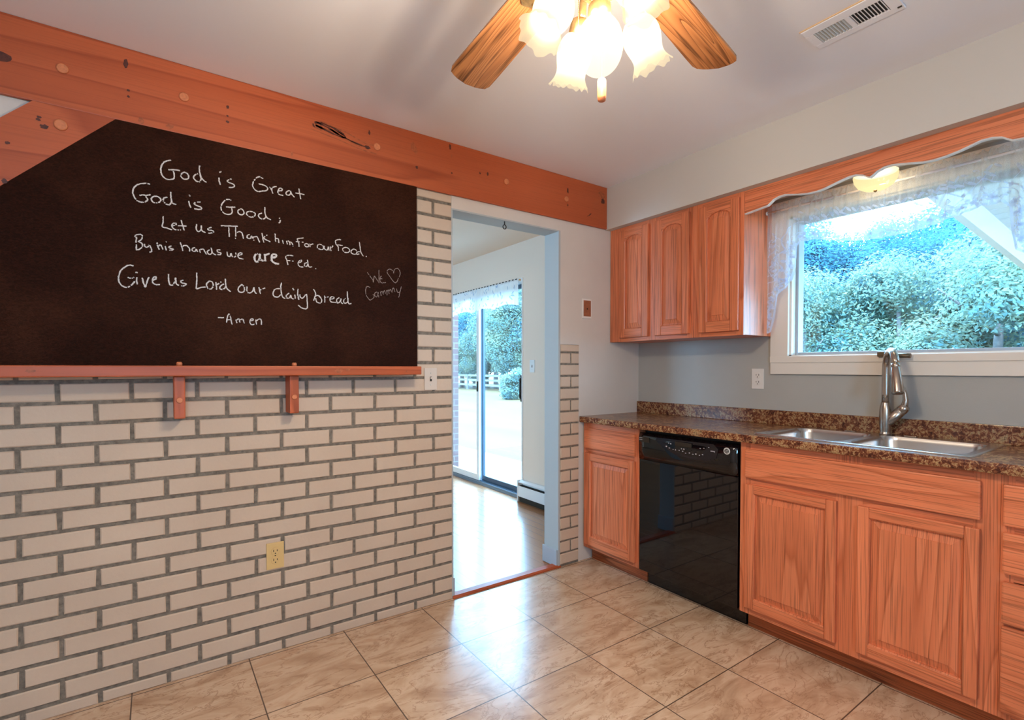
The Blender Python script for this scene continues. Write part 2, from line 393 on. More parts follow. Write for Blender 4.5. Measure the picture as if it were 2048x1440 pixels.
# wall_left: slab, mortar bed, bricks and plaster in one wall
b = MB()
b.box(-2.15, DX0, 2.388, 2.51, 0, 1.262, 1)
b.box(-2.15, DX0 - 0.22, 2.388, 2.51, 1.262, ZC, 2)
b.box(DX0 - 0.22, DX0, 2.388, 2.51, 1.262, 2.150, 1)
b.box(DX0 - 0.22, DX0, 2.388, 2.51, 2.150, ZC, 2)
b.box(DX0, DX1, 2.386, 2.51, DZ, ZC, 2)
b.box(DX1, 2.93, 2.386, 2.51, 0, ZC, 2)
def brick(x0, x1, z0, z1, y=YA, yb=2.3885):
    if x1 - x0 < 0.012 or z1 - z0 < 0.01: return
    c = 0.0035; j = lambda: R.uniform(-0.0012, 0.0012)
    o = [(x0 + j(), yb, z0 + j()), (x1 + j(), yb, z0 + j()), (x1 + j(), yb, z1 + j()), (x0 + j(), yb, z1 + j())]
    k = [(o[0][0], y + c, o[0][2]), (o[1][0], y + c, o[1][2]), (o[2][0], y + c, o[2][2]), (o[3][0], y + c, o[3][2])]
    d = R.uniform(-0.0008, 0.0008)
    f = [(x0 + c, y + d, z0 + c), (x1 - c, y + d, z0 + c), (x1 - c, y + d, z1 - c), (x0 + c, y + d, z1 - c)]
    b.add(o + k + f, [(0, 1, 5, 4), (1, 2, 6, 5), (2, 3, 7, 6), (3, 0, 4, 7), (4, 5, 9, 8), (5, 6, 10, 9), (6, 7, 11, 10), (7, 4, 8, 11), (8, 9, 10, 11)], 0)
PITCH, G = 0.0762, 0.0070
for k in range(-1, 29):
    zl = 0.046 + PITCH * k; z0 = max(0.0, zl + G if k >= 0 else 0.0); z1 = min(zl + PITCH - G, 2.150)
    if z1 - z0 < 0.012: continue
    ph = -0.281 if k % 2 == 0 else -0.386
    # courses: the one under the shelf carries joints at -0.281 + n * 0.2095
    x = ph - 0.2095 * 9
    while x < DX0:
        xa, xb_ = x + 0.0072, x + 0.2095 - 0.0072
        x += 0.2095
        lo = -2.1 if z1 < 1.262 else 1.096
        xa = max(xa, lo); xb_ = min(xb_, DX0 - 0.001)
        if DX0 - xb_ < 0.012: xb_ = DX0 - 0.001
        brick(xa, xb_, z0, z1)
struct(b.obj('wall_left', [M['brick'], M['mortar'], M['plaster']]))
b = MB(); b.box(DX1, 2.202, 2.380, 2.386, 0, 1.386, 1)
for k in range(-1, 19):                  # narrow brick strip right of the doorway
    zl = 0.0105 + 0.0737 * k; z0 = max(0.0, zl + 0.0055); z1 = min(zl + 0.0737 - 0.0055, 1.384)
    if z1 - z0 < 0.012: continue
    if k % 2 == 0: brick(DX1 + 0.004, 2.2, z0, z1, 2.374, 2.3805)
    else:
        brick(DX1 + 0.004, 2.128, z0, z1, 2.374, 2.3805); brick(2.139, 2.2, z0, z1, 2.374, 2.3805)
struct(b.obj('wall_left.001', [M['brick'], M['mortar'], M['plaster']]))
# doorway reveal
b = MB(); b.box(DX0 - 0.002, DX0 + 0.006, 2.384, 2.514, 0, DZ); b.box(DX1 - 0.012, DX1 + 0.002, 2.379, 2.514, 0, DZ); b.box(DX0, DX1, 2.383, 2.514, DZ - 0.006, DZ + 0.002)
struct(b.obj('trim_1', M['jambblue']))
b = MB(); b.box(DX1 - 0.022, DX1 - 0.012, 2.384, 2.524, 0.003, 0.108, 0, 0.003); b.box(DX0 + 0.006, DX0 + 0.016, 2.384, 2.524, 0.003, 0.108, 0, 0.003)
struct(b.obj('baseboard_doorway', M['sash']))
b = MB(); b.prism([(2.372, 0.0), (2.372, 0.006), (2.384, 0.013), (2.425, 0.013), (2.436, 0.0)], 'x', DX0 + 0.001, DX1 + 0.006)
struct(b.obj('trim_2', M['pine_x']))

# wall_right with the window opening
WY0, WY1, WZ0, WZ1 = 0.425, 1.356, 1.300, 2.040
b = MB()
b.box(XB, 2.93, -2.05, 2.40, 0, WZ0); b.box(XB, 2.93, -2.05, 2.40, WZ1, ZC)
b.box(XB, 2.93, -2.05, WY0, WZ0, WZ1); b.box(XB, 2.93, WY1, 2.40, WZ0, WZ1)
struct(b.obj('wall_right', M['wallgrey']))
b = MB()
b.box(2.814, 2.96, 2.50, 3.800, 0, ZC); b.box(2.814, 2.96, 5.640, 6.6, 0, ZC); b.box(2.814, 2.96, 3.80, 5.64, 2.085, ZC)
struct(b.obj('wall_right.001', M['backwall']))
b = MB(); b.box(2.44, XB, -2.05, 2.386, 2.148, ZC); struct(b.obj('trim_3', M['soffit']))
# unseen sides of both rooms, each with an opening added for fill daylight
b = MB(); b.box(-2.15, -0.75, -2.05, -1.95, 0, ZC); b.box(0.15, 2.776, -2.05, -1.95, 0, ZC); b.box(-0.75, 0.15, -2.05, -1.95, 0, 1.2); b.box(-0.75, 0.15, -2.05, -1.95, 1.8, ZC)
struct(b.obj('wall_rear', M['plaster']))
b = MB(); b.box(-2.15, -2.05, -1.95, 2.39, 0, ZC); struct(b.obj('wall_side', M['plaster']))
b = MB(); b.box(-2.15, -2.05, 2.51, 3.6, 0, ZC); b.box(-2.15, -2.05, 4.8, 6.6, 0, ZC); b.box(-2.15, -2.05, 3.6, 4.8, 0, 1.0); b.box(-2.15, -2.05, 3.6, 4.8, 2.0, ZC)
struct(b.obj('wall_side.001', M['backwall']))
b = MB(); b.box(-2.15, 2.96, 6.5, 6.6, 0, ZC); struct(b.obj('wall_far', M['backwall']))

# window_1
win = bpy.data.objects.new('window_1', None); COL.objects.link(win); win.location = (XB, 0.89, 1.21); struct(win)
b = MB()
b.box(2.758, XB, 1.354, 1.449, 1.300, 2.130, 0, 0.003); b.box(2.758, XB, 0.331, 0.427, 1.300, 2.130, 0, 0.003)
b.box(2.758, XB, 0.427, 1.354, 2.038, 2.130, 0, 0.003); b.box(2.754, XB, 0.331, 1.449, 1.266, 1.302, 0, 0.004); b.box(2.760, XB, 0.331, 1.449, 1.205, 1.268, 0, 0.003)
b.obj('casing', M['white'], win)
b = MB(); b.box(XB, 2.86, WY1 - 0.012, WY1, WZ0, WZ1); b.box(XB, 2.86, WY0, WY0 + 0.012, WZ0, WZ1); b.box(XB, 2.86, WY0, WY1, WZ1 - 0.01, WZ1); b.box(XB, 2.86, WY0, WY1, WZ0, WZ0 + 0.008)
b.obj('jamb', M['white'], win)
b = MB(); b.box(2.818, 2.872, 1.330, WY1 - 0.012, WZ0 + 0.008, WZ1 - 0.01, 0, 0.003); b.box(2.818, 2.872, WY0 + 0.012, 0.450, WZ0 + 0.008, WZ1 - 0.01, 0, 0.003)
b.box(2.818, 2.872, 0.45, 1.330, WZ0 + 0.008, 1.322, 0, 0.003); b.box(2.818, 2.872, 0.45, 1.330, 2.010, WZ1 - 0.01, 0, 0.003)
b.obj('sash', M['sash'], win)
b = MB(); b.box(-0.002, 0.002, -0.441, 0.441, -0.3455, 0.3455); po = b.obj('pane', M['glass'], None)
po.location = (2.845, 0.89, 1.6665); po.rotation_euler = (0, math.radians(1.7), math.radians(-3.2)); put(po, win)
b = MB(); b.box(2.732, 2.756, 0.865, 0.938, 1.290, 1.314, 0, 0.005); b.tube([(2.742, 0.905, 1.304), (2.728, 0.90, 1.308), (2.722, 0.875, 1.300), (2.722, 0.845, 1.293)], [0.009, 0.009, 0.008, 0.007], 10)
b.tube([(2.722, 0.865, 1.295), (2.722, 0.806, 1.292)], 0.0105, 12)
b.obj('crank_handle', M['crank'], win)

# door_1: the sliding patio door of the back room
dr = bpy.data.objects.new('door_1', None); COL.objects.link(dr); dr.location = (2.85, 4.72, 0); struct(dr)
b = MB()
b.box(2.806, 2.95, 3.800, 3.815, 0, 2.085, 0, 0.003); b.box(2.806, 2.95, 5.605, 5.640, 0, 2.085, 0, 0.003); b.box(2.806, 2.95, 3.815, 5.605, 2.045, 2.085, 0, 0.003)
b.obj('door_frame', M['whitecool'], dr)
b = MB(); b.box(2.815, 2.95, 3.815, 5.605, 0.0, 0.018)
for x in (2.822, 2.848, 2.875, 2.905, 2.935): b.box(x, x + 0.007, 3.815, 5.605, 0.018, 0.034)
b.obj('threshold_track', M['vinyltrack'], dr)
def panel(name, x, y0, y1, st, mat):
    b = MB(); b.box(x, x + 0.03, y0, y0 + st, 0.036, 2.043, 0, 0.003); b.box(x, x + 0.03, y1 - st, y1, 0.036, 2.043, 0, 0.003)
    b.box(x, x + 0.03, y0 + st, y1 - st, 0.036, 0.036 + st * 1.3, 0, 0.003); b.box(x, x + 0.03, y0 + st, y1 - st, 2.043 - st, 2.043, 0, 0.003)
    o = b.obj(name, mat, dr)
    b = MB(); b.box(x + 0.013, x + 0.017, y0 + st - 0.002, y1 - st + 0.002, 0.036 + st * 1.3 - 0.002, 2.045 - st); b.obj('pane', M['glass'], o)
    return o
p1 = panel('fixed_panel', 2.832, 4.620, 5.603, 0.048, M['whitecool'])
p2 = panel('sliding_panel', 2.872, 3.817, 4.640, 0.040, M['slider'])
b = MB(); b.box(2.848, 2.8715, 3.866, 3.892, 0.92, 1.175, 0, 0.004); b.tube([(2.855, 3.879, 0.94), (2.836, 3.879, 0.96), (2.836, 3.879, 1.135), (2.855, 3.879, 1.155)], 0.009, 8)
b.obj('pull_handle', M['darkmetal'], p2)
b = MB(); b.box(2.824, 2.833, 4.630, 4.655, 0.99, 1.10, 0, 0.003); b.obj('latch', M['darkmetal'], p1)

# ================================================================== brick wall side: beam, brace, board, shelf
YB = 2.367
def knot(b, x, z, rx, rz, m=1, y=YB, rot=0.0):
    u = (math.cos(rot), 0, math.sin(rot)); v = (-math.sin(rot), 0, math.cos(rot))
    b.disc((x, y - 0.0004 - 0.0002 * m, z), u, v, rx, rz, 13, m, 0.5)
def loop(b, pts, wd, m=1, y=YB):
    for (x0, z0), (x1, z1) in zip(pts, pts[1:]):
        d = Vector((x1 - x0, z1 - z0)); l = d.length or 1; n = Vector((-d.y, d.x)) / l * wd * R.uniform(0.3, 0.8)
        b.add([(x0 + n.x, y - 0.0008, z0 + n.y), (x1 + n.x, y - 0.0008, z1 + n.y), (x1 - n.x, y - 0.0008, z1 - n.y), (x0 - n.x, y - 0.0008, z0 - n.y)], [(0, 1, 2, 3)], m)
def plug(x, z, y, parent, r=0.017, pr=0.006):
    o = MB().lathe([(r, 0), (r, pr * 0.7), (r * 0.8, pr)], (x, y, z), (0, -1, 0), 18, caps=True).obj('plug', M['pine_plug'], parent)
    return o
bt = thing('ceiling_beam', (0.2, 2.376, 2.15), 'long orange pine beam across the top of the brick wall under the ceiling', 'beam')
b = MB(); b.box(-2.04, 2.438, YB, 2.381, 2.150, 2.4195, 0, 0.0025)
knot(b, -0.402, 2.271, 0.022, 0.016); knot(b, -0.073, 2.362, 0.007, 0.017, 1); knot(b, -0.067, 2.266, 0.005, 0.004); knot(b, -0.067, 2.243, 0.005, 0.004)
knot(b, 1.075, 2.337, 0.016, 0.028, 2, rot=0.5); knot(b, 1.073, 2.338, 0.007, 0.022, 1, rot=0.5); knot(b, 1.088, 2.246, 0.007, 0.008, 1)
knot(b, 0.256, 2.30, 0.005, 0.007); knot(b, 0.255, 2.264, 0.004, 0.004); knot(b, 0.255, 2.240, 0.006, 0.005)
knot(b, 0.845, 2.355, 0.005, 0.012); knot(b, 1.277, 2.394, 0.006, 0.014, 1); knot(b, 1.285, 2.35, 0.005, 0.01, 2); knot(b, 1.287, 2.262, 0.005, 0.005)
knot(b, 1.51, 2.307, 0.006, 0.010); knot(b, 1.46, 2.30, 0.005, 0.006); knot(b, 2.095, 2.333, 0.006, 0.018); knot(b, 2.095, 2.245, 0.005, 0.008); knot(b, 2.40, 2.325, 0.016, 0.018)
knot(b, 2.385, 2.365, 0.03, 0.02, 2); knot(b, 0.50, 2.17, 0.005, 0.01, 2); knot(b, 0.06, 2.168, 0.012, 0.010, 2); knot(b, -0.03, 2.165, 0.01, 0.012, 2)
loop(b, [(2.26, 2.205), (2.275, 2.212), (2.295, 2.228)], 0.006, 1)
knot(b, 0.612, 2.318, 0.022, 0.012, 2, rot=-0.3); knot(b, 0.600, 2.318, 0.016, 0.010, 1, rot=-0.2); knot(b, 0.616, 2.330, 0.02, 0.006, 1, rot=0.3)
loop(b, [(0.595, 2.332), (0.63, 2.338), (0.68, 2.330), (0.725, 2.312), (0.735, 2.300), (0.715, 2.298), (0.68, 2.303), (0.64, 2.312), (0.60, 2.322)], 0.008, 1)
loop(b, [(0.60, 2.338), (0.655, 2.325), (0.70, 2.308), (0.76, 2.292), (0.81, 2.284), (0.85, 2.281)], 0.006, 1)
loop(b, [(0.62, 2.320), (0.68, 2.312), (0.73, 2.296), (0.80, 2.279)], 0.006, 2)
knot(b, 0.70, 2.312, 0.035, 0.007, 2, rot=-0.25); knot(b, 0.835, 2.282, 0.012, 0.01, 1)
loop(b, [(0.62, 2.345), (0.74, 2.325), (0.83, 2.296), (0.87, 2.30)], 0.004, 2); loop(b, [(0.58, 2.30), (0.69, 2.285), (0.80, 2.265), (0.88, 2.262)], 0.004, 2)
b.obj('timber', [M['pine_x'], M['knot'], M['knot_soft']], bt)
for x, z in ((-0.250, 2.283), (0.107, 2.294), (0.882, 2.296), (1.634, 2.290), (2.083, 2.279)): plug(x, z, YB, bt)

br = thing('corner_brace', (-0.6, 2.376, 1.7), 'diagonal orange pine brace left of the chalkboard under the beam', 'brace')
b = MB(); b.prism([(-0.106, 2.1495), (-0.329, 2.1495), (-1.230, 1.248), (-1.007, 1.248)], 'y', YB, 2.381)
for x, z, rx, rz in ((-0.313, 2.098, 0.006, 0.004), (-0.315, 2.089, 0.006, 0.004), (-0.300, 2.068, 0.011, 0.008), (-0.392, 1.990, 0.006, 0.005), (-0.402, 1.861, 0.008, 0.008)): knot(b, x, z, rx, rz)
b.obj('timber', [M['pine_x'], M['knot'], M['knot_soft']], br)
plug(-0.257, 2.086, YB, br, 0.019, 0.007)

bd = thing('chalkboard', (0.3, 2.375, 1.25), 'big black chalkboard with white handwritten grace on the brick wall', 'chalkboard')
b = MB(); b.prism([(-1.006, 1.2475), (1.088, 1.2475), (1.088, 2.1495), (-0.106, 2.1495)], 'y', 2.368, 2.381); b.obj('board', M['board'], bd)
CHALK = {  # hand-lettered strokes on the board, in millimetres (x, z) on the wall plane
  '1': [[62,2040,50,2035,38,2025,30,2007,29,1991,32,1978,39,1968,49,1964,62,1966,70,1972,72,1983,69,2000],[53,2001,71,2005,90,2006],[100,2001,94,1991,95,1982,104,1976,114,1979,119,1988,115,1999,107,2003,100,2001],[150,2007,139,1999,135,1989,142,1979,153,1976,160,1988,157,2005],[156,2041,155,2021,159,2002,164,1990,173,1982,179,1981],[222,2008,223,1993,227,1977],[224,2029,231,2034],[267,2012,256,2006,252,1999,260,1995,273,1992,278,1986,272,1979,257,1975],[385,2038,379,2041,368,2043,355,2031,347,2016,345,2001,352,1987,364,1981,380,1985,396,1991,403,1999,396,2009,383,2013,368,2013],[409,2009,416,2002,422,1984],[417,2000,424,2011,437,2016],[442,2000,457,2003,459,2012,450,2012,444,2004,442,1991,449,1984,463,1983],[490,2010,477,2002,475,1991,487,1989,494,2000,493,2009,497,1997,509,1985],[528,2026,530,2007,535,1982],[513,2003,531,2005,550,2004]],
  '2': [[-6,1932,-10,1935,-24,1933,-39,1927,-49,1918,-57,1904,-58,1890,-54,1877,-47,1866,-35,1861,-22,1864,-13,1874,-19,1885],[-38,1885,-27,1889,-17,1889,-4,1895],[6,1890,-2,1881,0,1872,10,1866,22,1871,28,1882,22,1890,13,1892,6,1890],[48,1896,38,1890,35,1880,43,1869,55,1868,61,1879,60,1895],[60,1918,60,1898,63,1881,68,1874,77,1873],[118,1894,120,1880,125,1870],[120,1919,122,1913],[158,1898,143,1894,136,1886,146,1881,159,1877,160,1870,149,1867,136,1867],[265,1924,259,1927,247,1924,235,1910,228,1893,231,1877,242,1866,259,1867,268,1877,266,1897],[246,1895,262,1896,279,1900],[300,1896,291,1890,289,1879,298,1872,309,1876,311,1886,304,1896,300,1896],[332,1892,321,1885,323,1875,335,1869,349,1874,354,1886,344,1892,332,1892],[379,1893,368,1886,366,1877,376,1868,389,1872,394,1885],[391,1920,391,1896,395,1882,401,1875,414,1871],[446,1884,449,1882],[451,1876,449,1866,444,1862]],
  '3': [[34,1820,34,1801,31,1780,44,1777,62,1773],[60,1788,74,1793,75,1801,67,1798,61,1789,66,1779,76,1774,91,1777],[92,1815,96,1798,102,1777],[81,1791,115,1796],[143,1808,142,1789,148,1779,158,1789,159,1805,161,1786,173,1779],[194,1804,183,1798,183,1791,196,1791,202,1786,190,1779,183,1779],[227,1815,255,1819,287,1822],[255,1818,256,1796,257,1775],[280,1818,280,1794,279,1770],[280,1793,291,1801,303,1798,308,1775],[334,1797,323,1791,323,1780,334,1780,339,1791,342,1781],[344,1790,347,1773],[347,1787,358,1791,364,1781,369,1768],[378,1809,381,1792,385,1770],[399,1804,385,1788,410,1777],[430,1814,430,1796,432,1778],[432,1794,442,1794,444,1777],[459,1791,462,1776],[475,1790,478,1776],[479,1789,486,1790,489,1774],[489,1787,497,1784,502,1770],[545,1813,530,1809,519,1804,525,1788,526,1772],[513,1792,544,1794],[554,1790,549,1782,556,1776,566,1779,565,1788,554,1790],[571,1791,573,1777],[573,1786,586,1793],[614,1795,605,1789,605,1777,620,1772,631,1779,627,1792,614,1795],[634,1791,635,1778,645,1773,651,1784,652,1789,656,1773],[660,1791,664,1772],[664,1785,673,1796],[709,1828,696,1828,684,1820,686,1807,696,1794,697,1777],[692,1803,716,1804],[726,1796,716,1787,724,1775,741,1775,749,1786,739,1796,726,1796],[766,1794,755,1784,758,1773,774,1771,784,1782,776,1793,766,1794],[796,1786,782,1782,782,1772,796,1776],[795,1831,798,1804,803,1781,813,1767],[825,1766,829,1769]],
  '4': [[-49,1729,-50,1708,-50,1680],[-55,1728,-49,1736,-36,1740,-31,1733,-35,1720,-44,1712,-33,1708,-32,1695,-39,1685,-50,1680],[-25,1706,-23,1695,-15,1696,-11,1704],[-9,1703,-4,1690,-4,1680,-10,1677],[14,1717,16,1705,20,1691],[17,1702,25,1710,29,1701,32,1693],[40,1707,43,1691],[42,1723,44,1724],[60,1710,51,1705,57,1700,66,1699,61,1694,53,1693],[88,1728,92,1715,96,1696],[95,1713,103,1718,112,1717,119,1706,118,1697],[137,1715,128,1709,129,1700,137,1700,141,1709,145,1699],[151,1713,155,1697],[155,1709,165,1712,171,1701,176,1693],[187,1712,178,1705,184,1694,193,1698,195,1709],[192,1722,195,1707,199,1699,209,1695],[224,1718,213,1715,215,1708,226,1705,224,1698,214,1697],[248,1713,250,1697,258,1695,263,1709,266,1696,278,1697,280,1713],[287,1702,301,1709,300,1716,290,1711,287,1700,293,1692,307,1690],[502,1729,478,1728,471,1718,475,1708,480,1687],[475,1706,502,1705],[519,1699,534,1706,536,1714,528,1711,521,1697,529,1685,543,1685],[561,1708,550,1701,548,1691,557,1689,562,1700],[561,1719,563,1700,568,1688,580,1690],[594,1684,598,1683]],
  '4b': [[362,1720,351,1712,349,1696,354,1686,365,1691,370,1720,370,1702,377,1693,385,1694],[388,1722,391,1692],[391,1717,407,1726],[411,1711,429,1713,434,1723,423,1726,415,1717,416,1697,428,1688,444,1686]],
  '5': [[-59,1619,-70,1621,-82,1615,-95,1601,-102,1582,-104,1563,-99,1548,-89,1539,-77,1538,-65,1549,-56,1562],[-77,1575,-68,1572,-58,1577],[-49,1578,-51,1566,-48,1552],[-54,1596,-47,1596],[-34,1578,-29,1558,-24,1543,-20,1559,-13,1582],[-4,1570,9,1578,8,1586,0,1580,-2,1567,5,1557,21,1557],[49,1601,49,1579,53,1560,63,1561,70,1578,72,1589,73,1568,82,1560],[97,1582,88,1577,93,1570,107,1568,96,1559,89,1559],[141,1616,142,1585,140,1553,154,1558,171,1562],[184,1587,175,1575,178,1559,190,1556,198,1569,194,1585,184,1587],[207,1585,210,1555],[210,1575,226,1588],[235,1581,222,1569,223,1558,236,1561,242,1571],[241,1602,242,1578,247,1562,259,1551],[301,1585,289,1572,287,1558,298,1551,309,1559,309,1574,301,1585],[320,1578,319,1561,327,1551,340,1560,346,1577,348,1560,355,1551],[365,1579,370,1552],[369,1569,388,1578],[447,1580,430,1578,419,1561,424,1545,440,1545,452,1558],[453,1607,450,1587,452,1562,458,1545,468,1540],[484,1565,473,1555,473,1544,485,1543,490,1556,494,1544,502,1540],[507,1560,509,1543],[499,1588,503,1579],[521,1586,519,1564,523,1539],[528,1563,530,1550,540,1548,552,1563],[556,1567,558,1542,559,1512,554,1501,535,1504,521,1515],[585,1591,595,1574,591,1555,586,1540],[595,1565,598,1537,616,1531,621,1547,609,1563,597,1563],[633,1566,635,1536],[635,1559,651,1562],[657,1551,675,1557,672,1564,661,1561,657,1548,666,1539,683,1539],[700,1562,688,1554,690,1537,703,1544,706,1559,709,1540,716,1536],[728,1561,719,1551,724,1538,738,1546,740,1564],[737,1594,738,1564,742,1539,755,1539]],
  '6': [[213,1442,234,1443],[242,1419,247,1446,253,1460,259,1440,263,1417],[243,1434,260,1437],[277,1441,280,1424],[280,1436,288,1442,292,1427],[293,1437,303,1441,308,1424],[328,1434,342,1440,339,1445,331,1441,329,1429,335,1420,346,1422],[351,1442,354,1422],[354,1437,366,1446,372,1440,373,1422]],
  '7': [[832,1693,843,1678,858,1661,861,1648],[861,1651,866,1679,878,1664,889,1649],[889,1711,889,1649],[902,1683,896,1677,894,1670,905,1670],[894,1669,895,1657,903,1650,923,1654],[963,1703,960,1714,946,1721,933,1715,930,1703,943,1685,971,1657,985,1674,996,1699,995,1718,984,1729,973,1726,965,1715,963,1703],[846,1622,835,1626,826,1622,823,1602,826,1584,834,1572,843,1563,853,1567,863,1577,864,1587,858,1590],[878,1604,868,1598,868,1585,876,1580,882,1589,884,1604,886,1586,888,1579],[896,1607,899,1587],[898,1603,905,1609,911,1595],[910,1604,916,1614,921,1600],[927,1617,929,1593],[929,1611,936,1619,940,1600],[939,1614,946,1623,950,1613],[954,1608,957,1627,964,1630,969,1612],[978,1629,982,1613,992,1612,999,1622],[1003,1642,996,1614,989,1587]],
}

def chalk_word(name, strokes, wd, mat):
    b = MB(); k = 0
    for st in strokes:
        P = [Vector((st[i] / 1000, st[i + 1] / 1000)) for i in range(0, len(st), 2)]
        # smooth the stroke, then lay it down as short broken dabs of chalk
        Q = []
        for i in range(len(P) - 1):
            p0 = P[max(i - 1, 0)]; p1 = P[i]; p2 = P[i + 1]; p3 = P[min(i + 2, len(P) - 1)]
            for q in range(4):
                t = q / 4
                Q.append(0.5 * ((2 * p1) + (p2 - p0) * t + (2 * p0 - 5 * p1 + 4 * p2 - p3) * t * t + (3 * p1 - p0 - 3 * p2 + p3) * t ** 3))
        Q.append(P[-1])
        for a, c in zip(Q, Q[1:]):
            d = c - a; l = d.length
            if l < 1e-5 or R.random() < 0.06: continue
            n = max(1, int(l / 0.006))
            for s in range(n):
                u0 = a + d * (s / n); u1 = a + d * ((s + 1) / n + 0.12)
                w0 = wd * R.uniform(0.35, 0.62); w1 = wd * R.uniform(0.35, 0.62)
                nn = Vector((-d.y, d.x)) / l; jx = nn * R.uniform(-0.0006, 0.0006)
                pts = [u0 + nn * w0 + jx, u1 + nn * w1 + jx, u1 - nn * w1 + jx, u0 - nn * w0 + jx]
                y = 2.3672 - (k % 7) * 0.00003; k += 1
                b.add([(p.x, y, p.y) for p in pts], [(0, 1, 2, 3)])
    return b.obj(name, mat, bd)
WORDS = {'1': (5, 3, 7), '2': (5, 3, 8), '3': (4, 2, 9, 6, 5, 4, 7), '4': (4, 5, 8, 2, 6), '4b': (4,), '5': (6, 2, 6, 4, 8, 8), '6': (9,), '7': (5, 1, 11)}
for key, wd in (('1', 0.0046), ('2', 0.0046), ('3', 0.0042), ('4', 0.0042), ('4b', 0.0074), ('5', 0.0046), ('6', 0.0042), ('7', 0.0030)):
    i = 0; assert sum(WORDS[key]) == len(CHALK[key]), (key, len(CHALK[key]))
    for n in WORDS[key]:
        heart = key == '7' and n == 1
        o = chalk_word('chalk_heart' if heart else 'chalk_word', CHALK[key][i:i + n], wd, M['chalkthin' if key == '7' else 'chalk']); i += n
        if key == '4b': o['label'] = 'the word are in thicker chalk'
        if key == '7': o['label'] = 'thin faint chalk heart' if heart else 'thin faint chalk word'

sh = thing('mantel_shelf', (0.2, 2.335, 1.04), 'orange pine ledge shelf with two pegged brackets below the chalkboard', 'shelf')
b = MB(); b.box(-1.25, 1.057, 2.252, 2.3815, 1.2065, 1.2465, 0, 0.004)
for x, z, rx, rz in ((-0.33, 1.228, 0.012, 0.006), (0.66, 1.226, 0.018, 0.009), (0.70, 1.23, 0.012, 0.006), (0.98, 1.222, 0.006, 0.004)): knot(b, x, z, rx, rz, 2, 2.252)
b.obj('shelf_board', [M['pine_x'], M['knot'], M['knot_soft']], sh)
for x in (0.077, 0.486):
    b = MB(); c = 0.006
    b.box(x - 0.0185, x + 0.0185, 2.293, 2.3815, 1.045, 1.206, 0, 0.004)
    k = b.obj('bracket', M['pine_z'], sh)
    plug(x, 1.115, 2.293, k, 0.011, 0.004)
    MB().lathe([(0.010, 0), (0.010, 0.010), (0.007, 0.015)], (x, 2.290, 1.246), (0, 0, 1), 14).obj('peg', M['pine_plug'], sh)

# wall plates
def duplex(name, org, ax, label, cat, plate, rec, slot, w=0.070, h=0.114):
    """ax: 'y' = on the brick wall facing -y, 'x' = on the window wall facing -x"""
    t = thing(name, org, label, cat)
    def T(a, z, d): return (org[0] + a, org[1] - d, org[2] + z) if ax == 'y' else (org[0] - d, org[1] + a, org[2] + z)
    def bx(b, a0, a1, z0, z1, d0, d1, bev=0.0):
        p, q = T(a0, z0, d0), T(a1, z1, d1)
        b.box(min(p[0], q[0]), max(p[0], q[0]), min(p[1], q[1]), max(p[1], q[1]), min(p[2], q[2]), max(p[2], q[2]), 0, bev)
    b = MB(); bx(b, -w / 2, w / 2, -h / 2, h / 2, 0, 0.006, 0.002); b.obj('cover_plate', plate, t)
    return t, T, bx
for nm, org, ax, lab, pl in (('wall_outlet', (0.420, YA - 0.001, 0.423), 'y', 'almond yellow power outlet low on the white brick wall', M['almond']),
                             ('wall_outlet', (XB - 0.0005, 1.524, 1.178), 'x', 'white power outlet on the grey wall above the counter', M['outletwhite'])):
    t, T, bx = duplex(nm, org, ax, lab, 'outlet', pl, None, None)
    for dz in (0.0195, -0.0195):
        b = MB(); n = (0, -1, 0) if ax == 'y' else (-1, 0, 0)
        b.lathe([(0.0172, 0), (0.0172, 0.0015), (0.0165, 0.002)], T(0, dz, 0.006), n, 20)
        r = b.obj('receptacle', pl, t)
        b = MB(); bx(b, -0.0085, -0.0058, dz - 0.002, dz + 0.008, 0.0078, 0.0085); bx(b, 0.0058, 0.0085, dz - 0.001, dz + 0.007, 0.0078, 0.0085); bx(b, -0.0025, 0.0025, dz - 0.011, dz - 0.0065, 0.0078, 0.0085)
        b.obj('slots', M['slot'], r)
    b = MB(); b.lathe([(0.003, 0), (0.0022, 0.0012)], T(0, 0, 0.006), (0, -1, 0) if ax == 'y' else (-1, 0, 0), 10); b.obj('screw', M['slot'] if ax == 'y' else M['silver'], t)
def toggle(org, ax, label, plate):
    t, T, bx = duplex('light_switch', org, ax, label, 'light switch', plate, None, None)
    b = MB(); bx(b, -0.005, 0.005, -0.012, 0.012, 0.0055, 0.0075); k = b.obj('toggle_slot', M['slot'], t)
    b = MB(); bx(b, -0.0042, 0.0042, 0.0, 0.010, 0.007, 0.016, 0.001); b.obj('toggle', plate, t)
    for dz in (0.030, -0.030):
        MB().lathe([(0.0028, 0), (0.002, 0.0012)], T(0, dz, 0.006), (0, -1, 0) if ax == 'y' else (-1, 0, 0), 10).obj('screw', M['silver'], t)
    return t
toggle((1.166, YA - 0.001, 1.182), 'y', 'cream light switch on the bricks beside the shelf end', M['switchplate'])
toggle((2.8135, 3.655, 1.258), 'x', 'white light switch by the glass sliding door in the back room', M['whitecool'])
t, T, bx = duplex('phone_plate', (2.273, 2.3855, 1.620), 'y', 'brown uncovered phone jack plate on the beige wall near the cabinets', 'wall plate', M['white'], None, None, 0.078, 0.126)
b = MB(); bx(b, -0.030, 0.032, -0.049, 0.052, 0.006, 0.008); b.obj('jack_plate', M['copperplate'], t)
b = MB(); bx(b, -0.004, 0.005, -0.006, 0.004, 0.008, 0.009); b.obj('jack_hole', M['slot'], t)
hk = MB(); hk.tube([(1.645, 2.40, 2.079), (1.645, 2.40, 2.058)], 0.0028, 8)
